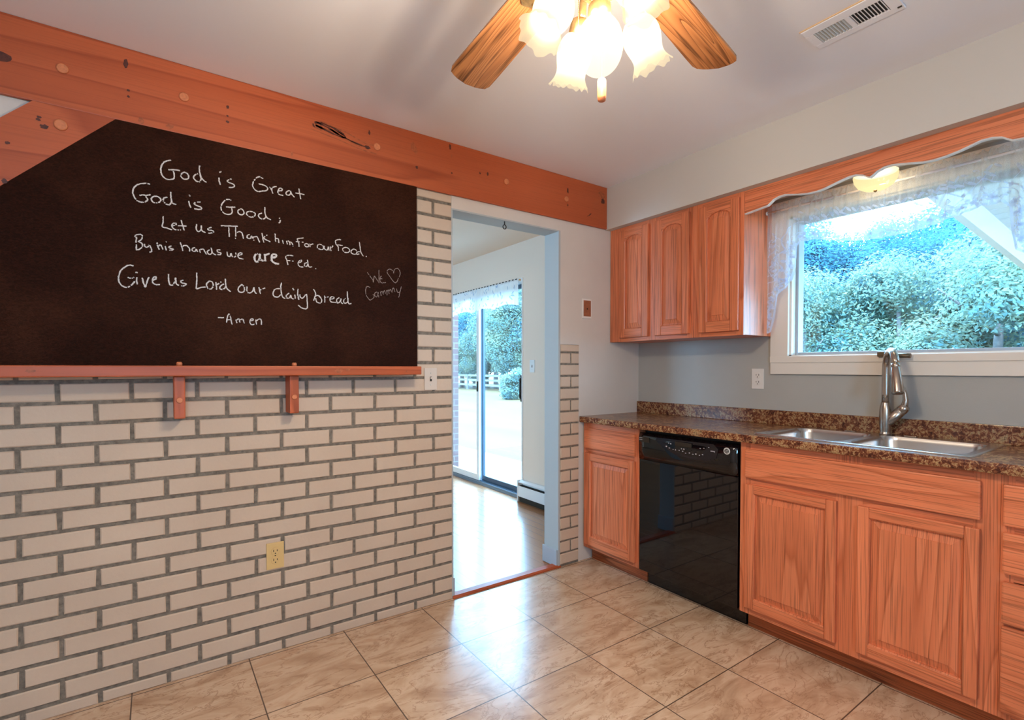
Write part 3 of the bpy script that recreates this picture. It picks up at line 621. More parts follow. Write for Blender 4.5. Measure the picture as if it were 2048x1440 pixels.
hk.tube([(1.645 + 0.011 * math.cos(a * PI / 8), 2.40, 2.046 + 0.012 * math.sin(a * PI / 8)) for a in range(4, 21)], 0.0028, 8)
tag(hk.obj('screw_eye_hook', M['darkmetal']), 'small metal screw eye hanging from the doorway head', 'hook')

# ================================================================== cabinets
def opening(y0, y1, z0, z1, arch):
    if arch <= 0: return [(y0, z0), (y1, z0), (y1, z1), (y0, z1)]
    n = 16; c = (y0 + y1) / 2; h = (y1 - y0) / 2
    return [(y0, z0), (y1, z0)] + [(c + h * math.cos(PI * i / n), z1 - arch + arch * math.sin(PI * i / n) ** 0.8) for i in range(n + 1)]
def inset(poly, d):
    n = len(poly); out = []
    for i in range(n):
        a, p, c = Vector(poly[i - 1]), Vector(poly[i]), Vector(poly[(i + 1) % n])
        e1 = (p - a).normalized(); e2 = (c - p).normalized(); n1 = Vector((-e1.y, e1.x)); n2 = Vector((-e2.y, e2.x))
        m = (n1 + n2); m = m / max(m.length_squared, 0.3) * 2
        out.append(tuple(p + m * d))
    return out
def cab_door(parent, x, y0, y1, z0, z1, fw=0.042, arch=0.0, fwt=None):
    th = 0.019; oy0, oy1, oz0, oz1 = y0 + fw, y1 - fw, z0 + fw * 1.18, z1 - (fwt or fw)
    op = opening(oy0, oy1, oz0, oz1, arch); b = MB()
    b.box(x, x + th, y0, oy0, z0, z1, 0, 0.004); b.box(x, x + th, oy1, y1, z0, z1, 0, 0.004)
    b.box(x, x + th, oy0, oy1, z0, oz0, 1, 0.003)
    if arch <= 0: b.box(x, x + th, oy0, oy1, oz1, z1, 1, 0.003)
    else: b.prism([(oy1, z1 - 0.001), (oy0, z1 - 0.001)] + [p for p in reversed(op[2:])], 'x', x + 0.0003, x + th - 0.0003, 1)
    # moulded inner edge
    b.rings([[(x + 0.0004, *p) for p in op], [(x + 0.005, *p) for p in inset(op, 0.004)], [(x + 0.013, *p) for p in inset(op, 0.0045)]], 0, False)
    d = b.obj('door', [M['oak_v'], M['oak_h']], parent)
    b = MB()
    rg = [[(x + 0.017, *p) for p in inset(op, -0.004)], [(x + 0.0125, *p) for p in inset(op, -0.002)], [(x + 0.0125, *p) for p in inset(op, 0.009)],
          [(x + 0.0055, *p) for p in inset(op, 0.033)], [(x + 0.0022, *p) for p in inset(op, 0.0345)]]
    b.rings(rg, 0, False, True, True, True); b.obj('panel', M['oak_v'], d)
    return d
def slab_front(name, parent, x, y0, y1, z0, z1):
    b = MB(); b.box(x, x + 0.019, y0, y1, z0, z1, 0, 0.005); return b.obj(name, M['oak_h'], parent)
def face_frame(parent, x, y0, y1, z0, z1, rails, stiles):
    b = MB()
    for a0, a1 in stiles: b.box(x, x + 0.019, a0, a1, z0, z1, 0, 0.001)
    for (c0, c1) in rails: b.box(x + 0.0004, x + 0.0186, y0 + 0.01, y1 - 0.01, c0, c1, 1)
    return b.obj('face_frame', [M['oak_v'], M['oak_h']], parent)

# wall cabinets
XU = 2.486
c1 = thing('wall_cabinet', (2.63, 2.06, 1.41), 'oak wall cabinet with two arched doors in the corner under the soffit', 'cabinet')
b = MB(); b.box(XU + 0.019, 2.775, 1.744, 2.380, 1.412, 2.1475); b.obj('carcass', M['oak_v'], c1)
face_frame(c1, XU, 1.7435, 2.380, 1.410, 2.1475, [(1.410, 1.45), (2.105, 2.1475)], [(1.7435, 1.783), (1.982, 2.075), (2.275, 2.380)])
cab_door(c1, XU - 0.0195, 2.054, 2.290, 1.434, 2.122, 0.047, 0.046, 0.042); cab_door(c1, XU - 0.0195, 1.763, 2.001, 1.434, 2.122, 0.047, 0.046, 0.042)
c2 = thing('wall_cabinet', (2.63, 1.59, 1.41), 'oak wall cabinet with one arched door left of the window', 'cabinet')
b = MB(); b.box(XU + 0.019, 2.775, 1.448, 1.742, 1.412, 2.1475); b.obj('carcass', M['oak_v'], c2)
face_frame(c2, XU, 1.446, 1.7425, 1.410, 2.1475, [(1.410, 1.45), (2.105, 2.1475)], [(1.446, 1.484), (1.690, 1.7425)])
cab_door(c2, XU - 0.0195, 1.466, 1.699, 1.434, 2.122, 0.047, 0.046, 0.042)

# scalloped board over the window
prof = [(1.4455, 2.029), (1.327, 2.042), (1.313, 2.052), (1.299, 2.063), (1.272, 2.071), (1.243, 2.072), (1.183, 2.056), (1.14, 2.049), (1.101, 2.047), (1.07, 2.050), (1.041, 2.057), (0.994, 2.068), (0.965, 2.073), (0.94, 2.072), (0.915, 2.063), (0.9, 2.052), (0.889, 2.046)]
full = prof + [(1.778 - y, z) for y, z in reversed(prof[:-1])]
vb = MB(); vb.prism([(0.333, 2.1475), (1.4455, 2.1475)] + full, 'x', XU + 0.002, XU + 0.021)
vb.rings([[(XU + 0.0018, y, z + 0.004) for y, z in full], [(XU - 0.001, y, z + 0.002) for y, z in full], [(XU + 0.003, y, z - 0.001) for y, z in full], [(XU + 0.021, y, z - 0.0005) for y, z in full]], 1, False, False)  # white strip stands in for the light caught by the lower edge
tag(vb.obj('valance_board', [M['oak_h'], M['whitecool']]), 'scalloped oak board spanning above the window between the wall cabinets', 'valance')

# base cabinets
XF = 2.243; XT = 2.32
def base_box(parent, y0, y1, top=0.893):
    b = MB(); t = 0.016
    b.box(XF + 0.019, 2.772, y0, y0 + t, 0.095, top); b.box(XF + 0.019, 2.772, y1 - t, y1, 0.095, top)
    b.box(XF + 0.019, 2.772, y0 + t, y1 - t, 0.095, 0.112); b.box(2.764, 2.772, y0 + t, y1 - t, 0.112, top)
    b.obj('carcass', M['oak_v'], parent)
    b = MB(); b.box(XT, XT + 0.016, y0, y1, 0.0005, 0.0945); b.obj('toe_kick', M['oak_dark'], parent)
k1 = thing('base_cabinet', (2.5, 2.15, 0), 'narrow oak base cabinet between the brick strip and the dishwasher', 'cabinet')
base_box(k1, 1.921, 2.373)
face_frame(k1, XF, 1.920, 2.373, 0.095, 0.893, [(0.095, 0.135), (0.700, 0.742), (0.855, 0.893)], [(1.920, 1.960), (2.333, 2.373)])
slab_front('drawer', k1, XF - 0.0195, 1.940, 2.352, 0.733, 0.861); cab_door(k1, XF - 0.0195, 1.940, 2.348, 0.122, 0.705, 0.046)
k2 = thing('sink_cabinet', (2.5, 0.86, 0), 'oak sink base cabinet with two doors right of the dishwasher', 'cabinet')
base_box(k2, 0.418, 1.311)
face_frame(k2, XF, 0.4175, 1.312, 0.095, 0.893, [(0.095, 0.135), (0.695, 0.742), (0.855, 0.893)], [(0.4175, 0.485), (0.81, 0.905), (1.262, 1.312)])
slab_front('false_drawer_front', k2, XF - 0.0195, 0.464, 1.281, 0.733, 0.864)
cab_door(k2, XF - 0.0195, 0.896, 1.278, 0.128, 0.703, 0.040); cab_door(k2, XF - 0.0195, 0.464, 0.822, 0.128, 0.703, 0.040)
k3 = thing('drawer_cabinet', (2.5, 0.18, 0), 'oak cabinet with a stack of four drawers at the right edge', 'cabinet')
base_box(k3, -0.045, 0.416)
face_frame(k3, XF, -0.046, 0.417, 0.095, 0.893, [(0.095, 0.135), (0.395, 0.42), (0.55, 0.58), (0.705, 0.735), (0.855, 0.893)], [(-0.046, 0.0), (0.384, 0.417)])
for z0, z1 in ((0.730, 0.864), (0.575, 0.708), (0.413, 0.549), (0.123, 0.404)): slab_front('drawer', k3, XF - 0.0195, -0.025, 0.409, z0, z1)

# dishwasher
dw = thing('dishwasher', (2.5, 1.616, 0), 'black built-in dishwasher between the oak base cabinets', 'dishwasher')
b = MB(); b.box(2.285, 2.76, 1.322, 1.911, 0.10, 0.885); b.obj('tub', M['blackmatte'], dw)
b = MB(); b.box(2.238, 2.284, 1.3195, 1.9135, 0.096, 0.725, 0, 0.004); d = b.obj('door', M['black'], dw)
# control panel: a bowed fascia
b = MB(); rg = []
for i in range(15):
    y = 1.3195 + (1.9135 - 1.3195) * i / 14; s = math.sin(PI * i / 14)
    rg.append([(2.284, y, 0.728), (2.236 - 0.004 * s, y, 0.728), (2.230 - 0.012 * s, y, 0.775 - 0.01 * s), (2.230 - 0.010 * s, y, 0.850), (2.240, y, 0.876), (2.284, y, 0.876)])
b.rings(rg, 0, True, True, True, True); cp = b.obj('control_panel', M['black'], dw)
def px(y): return 2.2295 - 0.0115 * math.sin(PI * (y - 1.3195) / 0.594)
b = MB()                                                           # smoked window of the controls
pts = [(1.78, 0.862), (1.44, 0.866), (1.415, 0.845), (1.425, 0.800), (1.47, 0.783), (1.56, 0.777), (1.66, 0.786), (1.74, 0.812), (1.79, 0.845)]
b.add([(px(y) - 0.0012, y, z) for y, z in pts], [tuple(range(len(pts)))])
for i, (y, z) in enumerate(((1.715, 0.823), (1.695, 0.816), (1.672, 0.812), (1.655, 0.812), (1.632, 0.812), (1.612, 0.810), (1.595, 0.803), (1.572, 0.806), (1.552, 0.803), (1.535, 0.806), (1.515, 0.803), (1.497, 0.808), (1.620, 0.822), (1.605, 0.822), (1.49, 0.84), (1.51, 0.838), (1.465, 0.848), (1.70, 0.842), (1.685, 0.84))):
    b.box(px(y) - 0.0022, px(y) - 0.0014, y - R.uniform(.002, .005), y + R.uniform(.002, .005), z - R.uniform(.001, .0035), z + R.uniform(.001, .0025), 1)
for i in range(6): b.box(px(1.44) - 0.0022, px(1.44) - 0.0014, 1.432 + i * 0.004, 1.435 + i * 0.004, 0.829 if i else 0.827, 0.834, 1)
b.obj('control_window', [M['panelgloss'], M['mark']], cp)
b = MB(); b.box(px(1.60) - 0.002, px(1.6) - 0.0012, 1.56, 1.66, 0.834, 0.855, 0, 0.0003); b.obj('display', M['slot'], cp)
b = MB(); b.add([(px(y) - 0.001, y, z) for y, z in ((1.908, 0.855), (1.835, 0.855), (1.832, 0.827), (1.908, 0.826))], [(0, 1, 2, 3)])
b.obj('vent_recess', M['slot'], cp)
b = MB()
for z in (0.848, 0.838):
    for k in range(6): b.box(2.2265, 2.229, 1.84 + k * 0.0115, 1.848 + k * 0.0115, z - 0.0012, z + 0.0016)
b.obj('vent_slats', M['mark'], cp)
b = MB(); c = (2.2265, 1.372, 0.842)
b.lathe([(0.0165, 0), (0.0165, 0.0015), (0.0150, 0.0022)], c, (-1, 0, 0), 28); bg_ = b.obj('badge', M['silver'], cp)
b = MB(); b.lathe([(0.0112, 0), (0.0112, 0.0004)], (c[0] - 0.0022, c[1], c[2]), (-1, 0, 0), 24); b.obj('badge_field', M['blackmatte'], bg_)
b = MB()
for ph in (0, 1, 2, 3):
    a0 = ph * PI / 2 + 0.5
    b.tube([(c[0] - 0.003, c[1] + 0.0085 * math.cos(a0 + i * 0.2) * (1 - i * 0.09), c[2] + 0.0085 * math.sin(a0 + i * 0.2) * (1 - i * 0.09)) for i in range(9)], 0.0008, 6)
b.obj('badge_scroll', M['silver'], bg_)
b = MB(); b.box(2.318, 2.335, 1.3195, 1.9135, 0.0005, 0.093, 0, 0.002); b.obj('kick_panel', M['black'], dw)

# countertop with cut-out
CT = 0.932; CF = 2.204
SX0, SX1, SY0, SY1 = 2.258, 2.742, 0.495, 1.266                  # sink rim
ct = thing('countertop', (2.49, 1.1, 0.895), 'brown granite-patterned laminate countertop along the window wall', 'countertop')
b = MB(); h0, h1, g0, g1 = SX0 + 0.012, SX1 - 0.012, SY0 + 0.012, SY1 - 0.012
b.box(CF + 0.012, 2.7755, g1, 2.3845, 0.8955, CT); b.box(CF + 0.012, 2.7755, -0.10, g0, 0.8955, CT)
b.box(CF + 0.012, h0, g0, g1, 0.8955, CT); b.box(h1, 2.7755, g0, g1, 0.8955, CT)
edge = [(CF + 0.0125, CT), (CF + 0.006, CT - 0.001), (CF + 0.0015, CT - 0.005), (CF, CT - 0.011), (CF, 0.904), (CF + 0.003, 0.897), (CF + 0.0125, 0.8955)]
b.prism([(p[0], p[1]) for p in edge], 'y', -0.10, 2.372)
b.v[-2 * len(edge):] = b.v[-2 * len(edge):]
b.obj('worktop', M['counter'], ct)
b = MB(); b.box(2.757, 2.7755, -0.10, 2.385, CT, 1.009, 0, 0.003); b.obj('backsplash', M['counter'], ct)

# double-bowl sink
sk = thing('kitchen_sink', (2.5, 0.873, 0.935), 'double bowl stainless steel sink set in the brown countertop', 'sink')
def rrect(x0, x1, y0, y1, r, n=6):
    out = []
    for cx, cy, a in ((x1 - r, y1 - r, 0), (x0 + r, y1 - r, 90), (x0 + r, y0 + r, 180), (x1 - r, y0 + r, 270)):
        for i in range(n + 1):
            t = math.radians(a + 90 * i / n); out.append((cx + r * math.cos(t), cy + r * math.sin(t)))
    return out
bx0, bx1 = SX0 + 0.026, 2.668; div = 0.5 * (SY0 + SY1) + 0.02
bowls = ((bx0, bx1, div + 0.014, SY1 - 0.030), (bx0, bx1, SY0 + 0.030, div - 0.014))
b = MB(); ro = rrect(SX0, SX1, SY0, SY1, 0.022)
zt = CT + 0.0055
b.rings([[(x, y, CT + 0.0005) for x, y in ro], [(x, y, zt) for x, y in rrect(SX0 + 0.004, SX1 - 0.004, SY0 + 0.004, SY1 - 0.004, 0.020)], [(x, y, zt - 0.001) for x, y in rrect(SX0 + 0.010, SX1 - 0.010, SY0 + 0.010, SY1 - 0.010, 0.016)]], 0, True)
# deck with two holes
bm = bmesh.new(); loops = [rrect(SX0 + 0.010, SX1 - 0.010, SY0 + 0.010, SY1 - 0.010, 0.016)] + [rrect(q[0], q[1], q[2], q[3], 0.055, 8) for q in bowls]
es = []
for lp in loops:
    vs = [bm.verts.new((x, y, zt - 0.001)) for x, y in lp]; es += [bm.edges.new((vs[i], vs[(i + 1) % len(vs)])) for i in range(len(vs))]
bmesh.ops.triangle_fill(bm, use_beauty=True, use_dissolve=False, edges=es)
bm.verts.index_update()
b.add([v.co[:] for v in bm.verts], [[v.index for v in f.verts] for f in bm.faces], 0); bm.free()
b.obj('rim_deck', M['steel'], sk)
for q in bowls:
    b = MB()
    def lv(d, z, r): return [(x, y, z) for x, y in rrect(q[0] + d, q[1] - d, q[2] + d, q[3] - d, r, 8)]
    b.rings([lv(0, zt - 0.001, 0.055), lv(0.003, zt - 0.006, 0.053), lv(0.006, zt - 0.02, 0.052), lv(0.014, 0.80, 0.055), lv(0.022, 0.778, 0.055), lv(0.045, 0.768, 0.06), lv(0.12, 0.765, 0.03)], 0, True, True, False, True)
    bo = b.obj('bowl', M['steel'], sk)
    MB().lathe([(0.045, 0), (0.042, 0.004), (0.030, 0.002), (0.012, 0.002), (0.010, 0.008), (0.004, 0.010)], ((q[0] + q[1]) / 2, (q[2] + q[3]) / 2, 0.765), (0, 0, 1), 20).obj('drain', M['steel'], bo)
for y in (1.03, 0.795):
    b = MB(); b.box(2.690, 2.712, y - 0.022, y + 0.022, zt - 0.001, zt + 0.004, 0, 0.0015); b.obj('hole_cover', M['nickel'], sk)

# faucet
fx, fy, fz = 2.705, 0.892, zt - 0.0005
ft = thing('faucet', (fx, fy, fz), 'brushed nickel pull-down faucet behind the double sink', 'faucet')
b = MB(); b.lathe([(0.0225, 0), (0.0225, 0.006), (0.0205, 0.009), (0.0205, 0.014), (0.0235, 0.05), (0.0240, 0.085), (0.0225, 0.115), (0.0175, 0.143), (0.0165, 0.146)], (fx, fy, fz), (0, 0, 1), 28); b.obj('body', M['nickel'], ft)
dirv = Vector((-0.86, -0.51, 0)).normalized(); pts = []; rad = []
for i in range(5): pts.append(Vector((fx, fy, fz + 0.145 + 0.155 * i / 4))); rad.append(0.0150)
ra = 0.076; top = fz + 0.300
for i in range(1, 13):
    a = PI * 0.93 * i / 12; pts.append(Vector((fx, fy, top)) + dirv * (ra - ra * math.cos(a)) + Vector((0, 0, ra * math.sin(a)))); rad.append(0.0148)
b = MB(); b.tube(pts, rad, 18); b.obj('spout', M['nickel'], ft)
e = pts[-1]; dn = (pts[-1] - pts[-2]).normalized()
hd = [e - dn * 0.004, e + dn * 0.012, e + dn * 0.013, e + dn * 0.016, e + dn * 0.075, e + dn * 0.125, e + dn * 0.130, e + dn * 0.131]
b = MB(); b.tube(hd, [0.0158, 0.0158, 0.0145, 0.0165, 0.0195, 0.0225, 0.0215, 0.015], 20); b.obj('spray_head', M['nickel'], ft)
s0 = Vector((fx, fy, fz + 0.045)); hdv = Vector((0.06, -0.66, 0.75)).normalized()
b = MB(); b.tube([s0, s0 + hdv * 0.03, s0 + hdv * 0.085, s0 + hdv * 0.086, s0 + hdv * 0.089, s0 + hdv * 0.108, s0 + hdv * 0.118], [0.018, 0.0215, 0.0220, 0.0200, 0.0220, 0.0205, 0.013], 18)
hb = b.obj('handle_hub', M['nickel'], ft)
h1 = s0 + hdv * 0.092
b = MB(); b.tube([h1 - hdv * 0.01, h1 + Vector((0, -0.010, 0.020)), h1 + Vector((0, -0.013, 0.045)), h1 + Vector((0.0, -0.010, 0.075)), h1 + Vector((0, -0.003, 0.100)), h1 + Vector((0, 0.002, 0.107))], [0.014, 0.0145, 0.0115, 0.0090, 0.0075, 0.005], 12); b.obj('lever', M['nickel'], ft)

# ================================================================== ceiling fan with light kit
FX, FY = 0.763, 0.764
fan = thing('ceiling_fan', (FX, FY, ZC), 'oak-bladed ceiling fan with brass light kit and frosted tulip shades', 'ceiling fan')
C0 = (FX, FY, 0)
MB().lathe([(0.075, ZC - 0.0005), (0.075, 2.395), (0.055, 2.365), (0.028, 2.345), (0.028, 2.325)], C0, n=32).obj('canopy', M['bronze'], fan)
MB().lathe([(0.03, 2.330), (0.10, 2.325), (0.135, 2.300), (0.142, 2.27), (0.142, 2.225), (0.125, 2.195), (0.08, 2.180), (0.05, 2.178)], C0, n=40).obj('motor_housing', M['bronze'], fan)
flute = lambda r, z, a: (r * (1 + 0.05 * math.cos(16 * a)), z)
MB().lathe([(0.05, 2.180), (0.066, 2.165), (0.068, 2.11), (0.055, 2.095), (0.050, 2.085)], C0, n=40).obj('switch_housing', M['bronze'], fan)
kit = MB().lathe([(0.040, 2.087), (0.052, 2.075), (0.056, 2.050), (0.046, 2.025), (0.028, 2.008), (0.018, 1.998), (0.016, 1.990)], C0, n=64, fn=flute).obj('light_kit_hub', M['bronze'], fan)
MB().lathe([(0.0165, 1.992), (0.0225, 1.988), (0.0235, 1.972), (0.0225, 1.964), (0.018, 1.962)], C0, n=48, fn=lambda r, z, a: (r * (1 + 0.025 * math.cos(24 * a)), z)).obj('globe_fitter', M['bronze'], fan)
gp = []
for i in range(25):
    a = PI * (0.115 + 0.885 * i / 24); gp.append((0.0485 * math.sin(a) ** 0.9 + (0.0 if i < 24 else 0), 1.9060 + 0.0600 * math.cos(a)))
gp[-1] = (0.0005, gp[-1][1])
o = MB().lathe(gp, C0, n=32, caps=False).obj('globe_shade', M['globe'], fan); o['label'] = 'plain egg-shaped frosted centre globe'
# blades
def blade_outline():
    pts = [(0.205, -0.050), (0.30, -0.0555), (0.45, -0.061), (0.58, -0.0655), (0.625, -0.066), (0.645, -0.060), (0.655, -0.046), (0.662, -0.030), (0.668, 0.0)]
    return pts + [(x, -y) for x, y in reversed(pts[:-1])]
b = MB(); b.prism(blade_outline(), 'z', -0.003, 0.003)
blade = b.obj('blade', M['blade_oak'], None)
b = MB()
b.prism([(0.085, -0.018), (0.15, -0.014), (0.20, -0.030), (0.255, -0.040), (0.275, -0.022), (0.265, 0), (0.275, 0.022), (0.255, 0.040), (0.20, 0.030), (0.15, 0.014), (0.085, 0.018)], 'z', -0.009, -0.0035)
b.box(0.06, 0.12, -0.014, 0.014, -0.0035, 0.040)
for px_, py_ in ((0.225, -0.024), (0.225, 0.024), (0.252, 0)): b.lathe([(0.006, -0.0085), (0.006, -0.011), (0.003, -0.0125)], (px_, py_, 0), n=10)
for s in (-1, 1):
    b.tube([(0.235 + 0.028 * math.cos(t) * (1 - k * 0.05), s * (0.026 + 0.020 * math.sin(t) * (1 - k * 0.05)), -0.010) for k, t in enumerate([i * 0.5 for i in range(13)])], 0.0022, 6)
iron = b.obj('blade_iron', M['bronze'], blade)
for i in range(5):
    o = blade if i == 0 else copy_tree(blade)
    o.parent = fan; o.location = (0, 0, 2.153 - ZC); o.rotation_euler = (math.radians(11), 0, math.radians(12.5 + 72 * i)); o.rotation_mode = 'XYZ'
# four tulip lights
RT, FW = Vector((0.8163, -0.5773, 0)), Vector((0.5773, 0.8163, 0))
tul = [(-0.040, 0.112, 1.946), (0.106, 0.060, 1.952), (0.050, -0.105, 1.952), (-0.104, -0.060, 1.930)]
LAMPW = 25.0
def ruffle(r, z, a):
    s = max(0.0, (z - 0.070) / 0.040)
    return (r * (1 + 0.055 * s * math.cos(6 * a) + 0.03 * s * math.cos(11 * a + 1)), z + 0.004 * s * math.cos(6 * a + 0.4) + 0.003 * s * math.cos(13 * a))
prof_t = [(0.0165, 0.0), (0.026, 0.005), (0.035, 0.018), (0.0400, 0.034), (0.0395, 0.050), (0.0360, 0.065), (0.0335, 0.077), (0.0350, 0.088), (0.0400, 0.098), (0.0455, 0.106)]
def smooth_prof(p, k=3):
    out = []
    for i in range(len(p) - 1):
        a, b_, c, d = (Vector(p[max(i - 1, 0)]), Vector(p[i]), Vector(p[i + 1]), Vector(p[min(i + 2, len(p) - 1)]))
        for q in range(k):
            t = q / k; out.append(tuple(0.5 * ((2 * b_) + (c - a) * t + (2 * a - 5 * b_ + 4 * c - d) * t * t + (3 * b_ - a - 3 * c + d) * t ** 3)))
    return out + [p[-1]]
for r_, f_, z_ in tul:
    h = RT * r_ + FW * f_; rad = h.length; u = h.normalized()
    ax = (u * math.sin(math.radians(29)) - Vector((0, 0, math.cos(math.radians(29))))).normalized()
    ctr = Vector((FX, FY, z_)) + h; neck = ctr - ax * 0.050
    hub = Vector((FX, FY, 2.045)) + u * 0.045
    k1_ = neck - ax * 0.035
    mid = (hub + k1_) / 2 + Vector((0, 0, 0.028)) + u * 0.004
    arm = MB().tube([hub, hub * .6 + mid * .4 + Vector((0, 0, .012)), mid, mid * .4 + k1_ * .6 + Vector((0, 0, .008)), k1_, neck - ax * 0.022], [0.009, 0.008, 0.0075, 0.008, 0.0085, 0.009], 10).obj('lamp_arm', M['bronze'], fan)
    MB().lathe([(0.010, -0.030), (0.017, -0.026), (0.0205, -0.014), (0.0215, 0.0), (0.0205, 0.004)], neck, ax, 32, fn=lambda r, z, a: (r * (1 + 0.04 * math.cos(14 * a)), z)).obj('socket_cup', M['bronze'], arm)
    MB().lathe(smooth_prof(prof_t), neck, ax, 72, caps=False, fn=ruffle).obj('tulip_shade', M['shade'], fan)
    l = bpy.data.lights.new('fan_bulb', 'POINT'); l.energy = LAMPW; l.color = (1.0, 0.84, 0.66); l.shadow_soft_size = 0.022
    lo = bpy.data.objects.new('fan_bulb', l); COL.objects.link(lo); lo.location = neck + ax * 0.045
l = bpy.data.lights.new('fan_bulb', 'POINT'); l.energy = LAMPW; l.color = (1.0, 0.84, 0.66); l.shadow_soft_size = 0.022
lo = bpy.data.objects.new('fan_bulb', l); COL.objects.link(lo); lo.location = (FX, FY, 1.918)
# pull chains
def chain(x, y, z0, z1):
    b = MB(); n = int((z1 - z0) / 0.0042)
    b.tube([(x, y, z0), (x, y, z1)], 0.0005, 5)
    for i in range(n): b.lathe([(0.0003, -0.0014), (0.0014, 0), (0.0003, 0.0014)], (x, y, z0 + (i + .5) * 0.0042), n=6, caps=False)
    return b.obj('pull_chain', M['bronze'], fan)
p = Vector((FX, FY, 0)) + RT * -0.040 + FW * 0.030; chain(p.x, p.y, 1.925, 2.10)
p = Vector((FX, FY, 0)) + RT * 0.0135 + FW * 0.048; ch = chain(p.x, p.y, 1.865, 2.09)
MB().lathe([(0.003, 1.868), (0.0085, 1.863), (0.0095, 1.855), (0.0092, 1.826), (0.0080, 1.818), (0.004, 1.816)], (p.x, p.y, 0), n=32, fn=lambda r, z, a: (r * (1 + 0.06 * math.cos(12 * a)), z)).obj('chain_fob', M['pine_plug'], ch)

# ceiling register
vt = thing('ceiling_vent', (1.943, 0.756, ZC), 'white ceiling air vent with two banks of louvres above the soffit side', 'vent')
b = MB(); z0, z1 = ZC - 0.007, ZC - 0.0005
b.box(1.872, 1.911, 0.624, 0.888, z0, z1, 0, 0.002); b.box(1.988, 2.018, 0.624, 0.888, z0, z1, 0, 0.002)
b.box(1.911, 1.988, 0.624, 0.656, z0, z1); b.box(1.911, 1.988, 0.751, 0.765, z0, z1); b.box(1.911, 1.988, 0.862, 0.888, z0, z1)
b.obj('frame', M['ceil'], vt)
b = MB(); b.box(1.905, 1.992, 0.65, 0.868, ZC - 0.0018, ZC - 0.0006); b.obj('duct_opening', M['slot'], vt)
for ya, yb_, s, nm in ((0.656, 0.751, 1, 'dark'), (0.765, 0.862, -1, 'light')):
    b = MB()
    for i in range(10):
        y = ya + (yb_ - ya) * (i + 0.5) / 10
        if s > 0: b.prism([(y - 0.0028, z0), (y - 0.0012, z0), (y + 0.0038, z1 - 0.0012), (y + 0.0022, z1 - 0.0012)], 'x', 1.911, 1.988)
        else: b.prism([(y + 0.0036, z0), (y + 0.0018, z0), (y - 0.0030, z1 - 0.0012), (y - 0.0012, z1 - 0.0012)], 'x', 1.911, 1.988)
    b.obj('louvre_bank', M['ventgrey'] if s < 0 else M['ceil'], vt)
b = MB(); b.box(1.868, 1.8718, 0.640, 0.890, ZC - 0.004, ZC - 0.0005); b.obj('edge_gap', M['tan'], vt)
b = MB(); b.box(1.990, 1.996, 0.628, 0.640, z0 - 0.003, z0, 0, 0.001); b.obj('damper_tab', M['slot'], vt)

# flush light over the sink
LX, LY = 2.615, 0.912
fl = thing('flush_ceiling_light', (LX, LY, 2.148), 'glowing frosted flush dome light above the sink behind the oak valance', 'ceiling light')
MB().lathe([(0.070, 2.1475), (0.078, 2.140), (0.078, 2.115), (0.083, 2.108), (0.083, 2.100)], (LX, LY, 0), n=40).obj('fixture_base', M['white'], fl)
MB().lathe([(0.079, 2.103), (0.084, 2.090), (0.080, 2.068), (0.066, 2.045), (0.042, 2.030), (0.018, 2.024), (0.0005, 2.0235)], (LX, LY, 0), n=40, caps=False).obj('dome_shade', M['dome'], fl)
MB().lathe([(0.0075, 2.026), (0.007, 2.020), (0.003, 2.016)], (LX, LY, 0), n=12).obj('finial', M['bronze'], fl)
l = bpy.data.lights.new('dome_bulb', 'POINT'); l.energy = 3.0; l.color = (1.0, 0.78, 0.50); l.shadow_soft_size = 0.03
lo = bpy.data.objects.new('dome_bulb', l); COL.objects.link(lo); lo.location = (LX, LY, 2.075)

# ================================================================== lace curtains
def interp(tab, v):
    for (a, za), (b_, zb_) in zip(tab, tab[1:]):
        if a >= v >= b_: return za + (zb_ - za) * (a - v) / (a - b_)
    return tab[-1][1] if v < tab[-1][0] else tab[0][1]
half = [(1.443, 1.440), (1.428, 1.424), (1.412, 1.430), (1.398, 1.500), (1.386, 1.590), (1.36, 1.645), (1.335, 1.668), (1.305, 1.690), (1.290, 1.760), (1.283, 1.860), (1.262, 1.885), (1.19, 1.880), (1.10, 1.855), (1.0, 1.833), (0.889, 1.828)]
ctab = half + [(1.778 - y, z) for y, z in reversed(half[:-1])]
def cx(y, z):
    g = (2.09 - z) / 0.6
    return 2.700 + 0.011 * math.sin(y * 118) * (0.45 + 0.7 * g) + 0.006 * math.sin(y * 61 + 1.3) + 0.004 * math.sin(y * 231 + z * 9)
def zb(y): return interp(ctab, y) + 0.006 * abs(math.sin(y * 75))
cu = thing('lace_curtain', (2.70, 0.889, 2.07), 'sheer lace valance curtain with hanging tail over the kitchen window', 'curtain')
b = MB(); rows = []; ny, nz = 260, 22
for i in range(ny + 1):
    y = 1.443 - (1.443 - 0.335) * i / ny; z0_ = zb(y)
    rows.append([(cx(y, z0_ + (2.100 - z0_) * k / nz) if k < nz - 1 else 2.700 + 0.006 * math.sin(y * 300 + k), y, z0_ + (2.100 + 0.006 * math.sin(y * 210) - z0_) * k / nz) for k in range(nz + 1)])
b.rings(rows, 0, True, False); b.obj('sheer_panel', M['sheer'], cu, False)
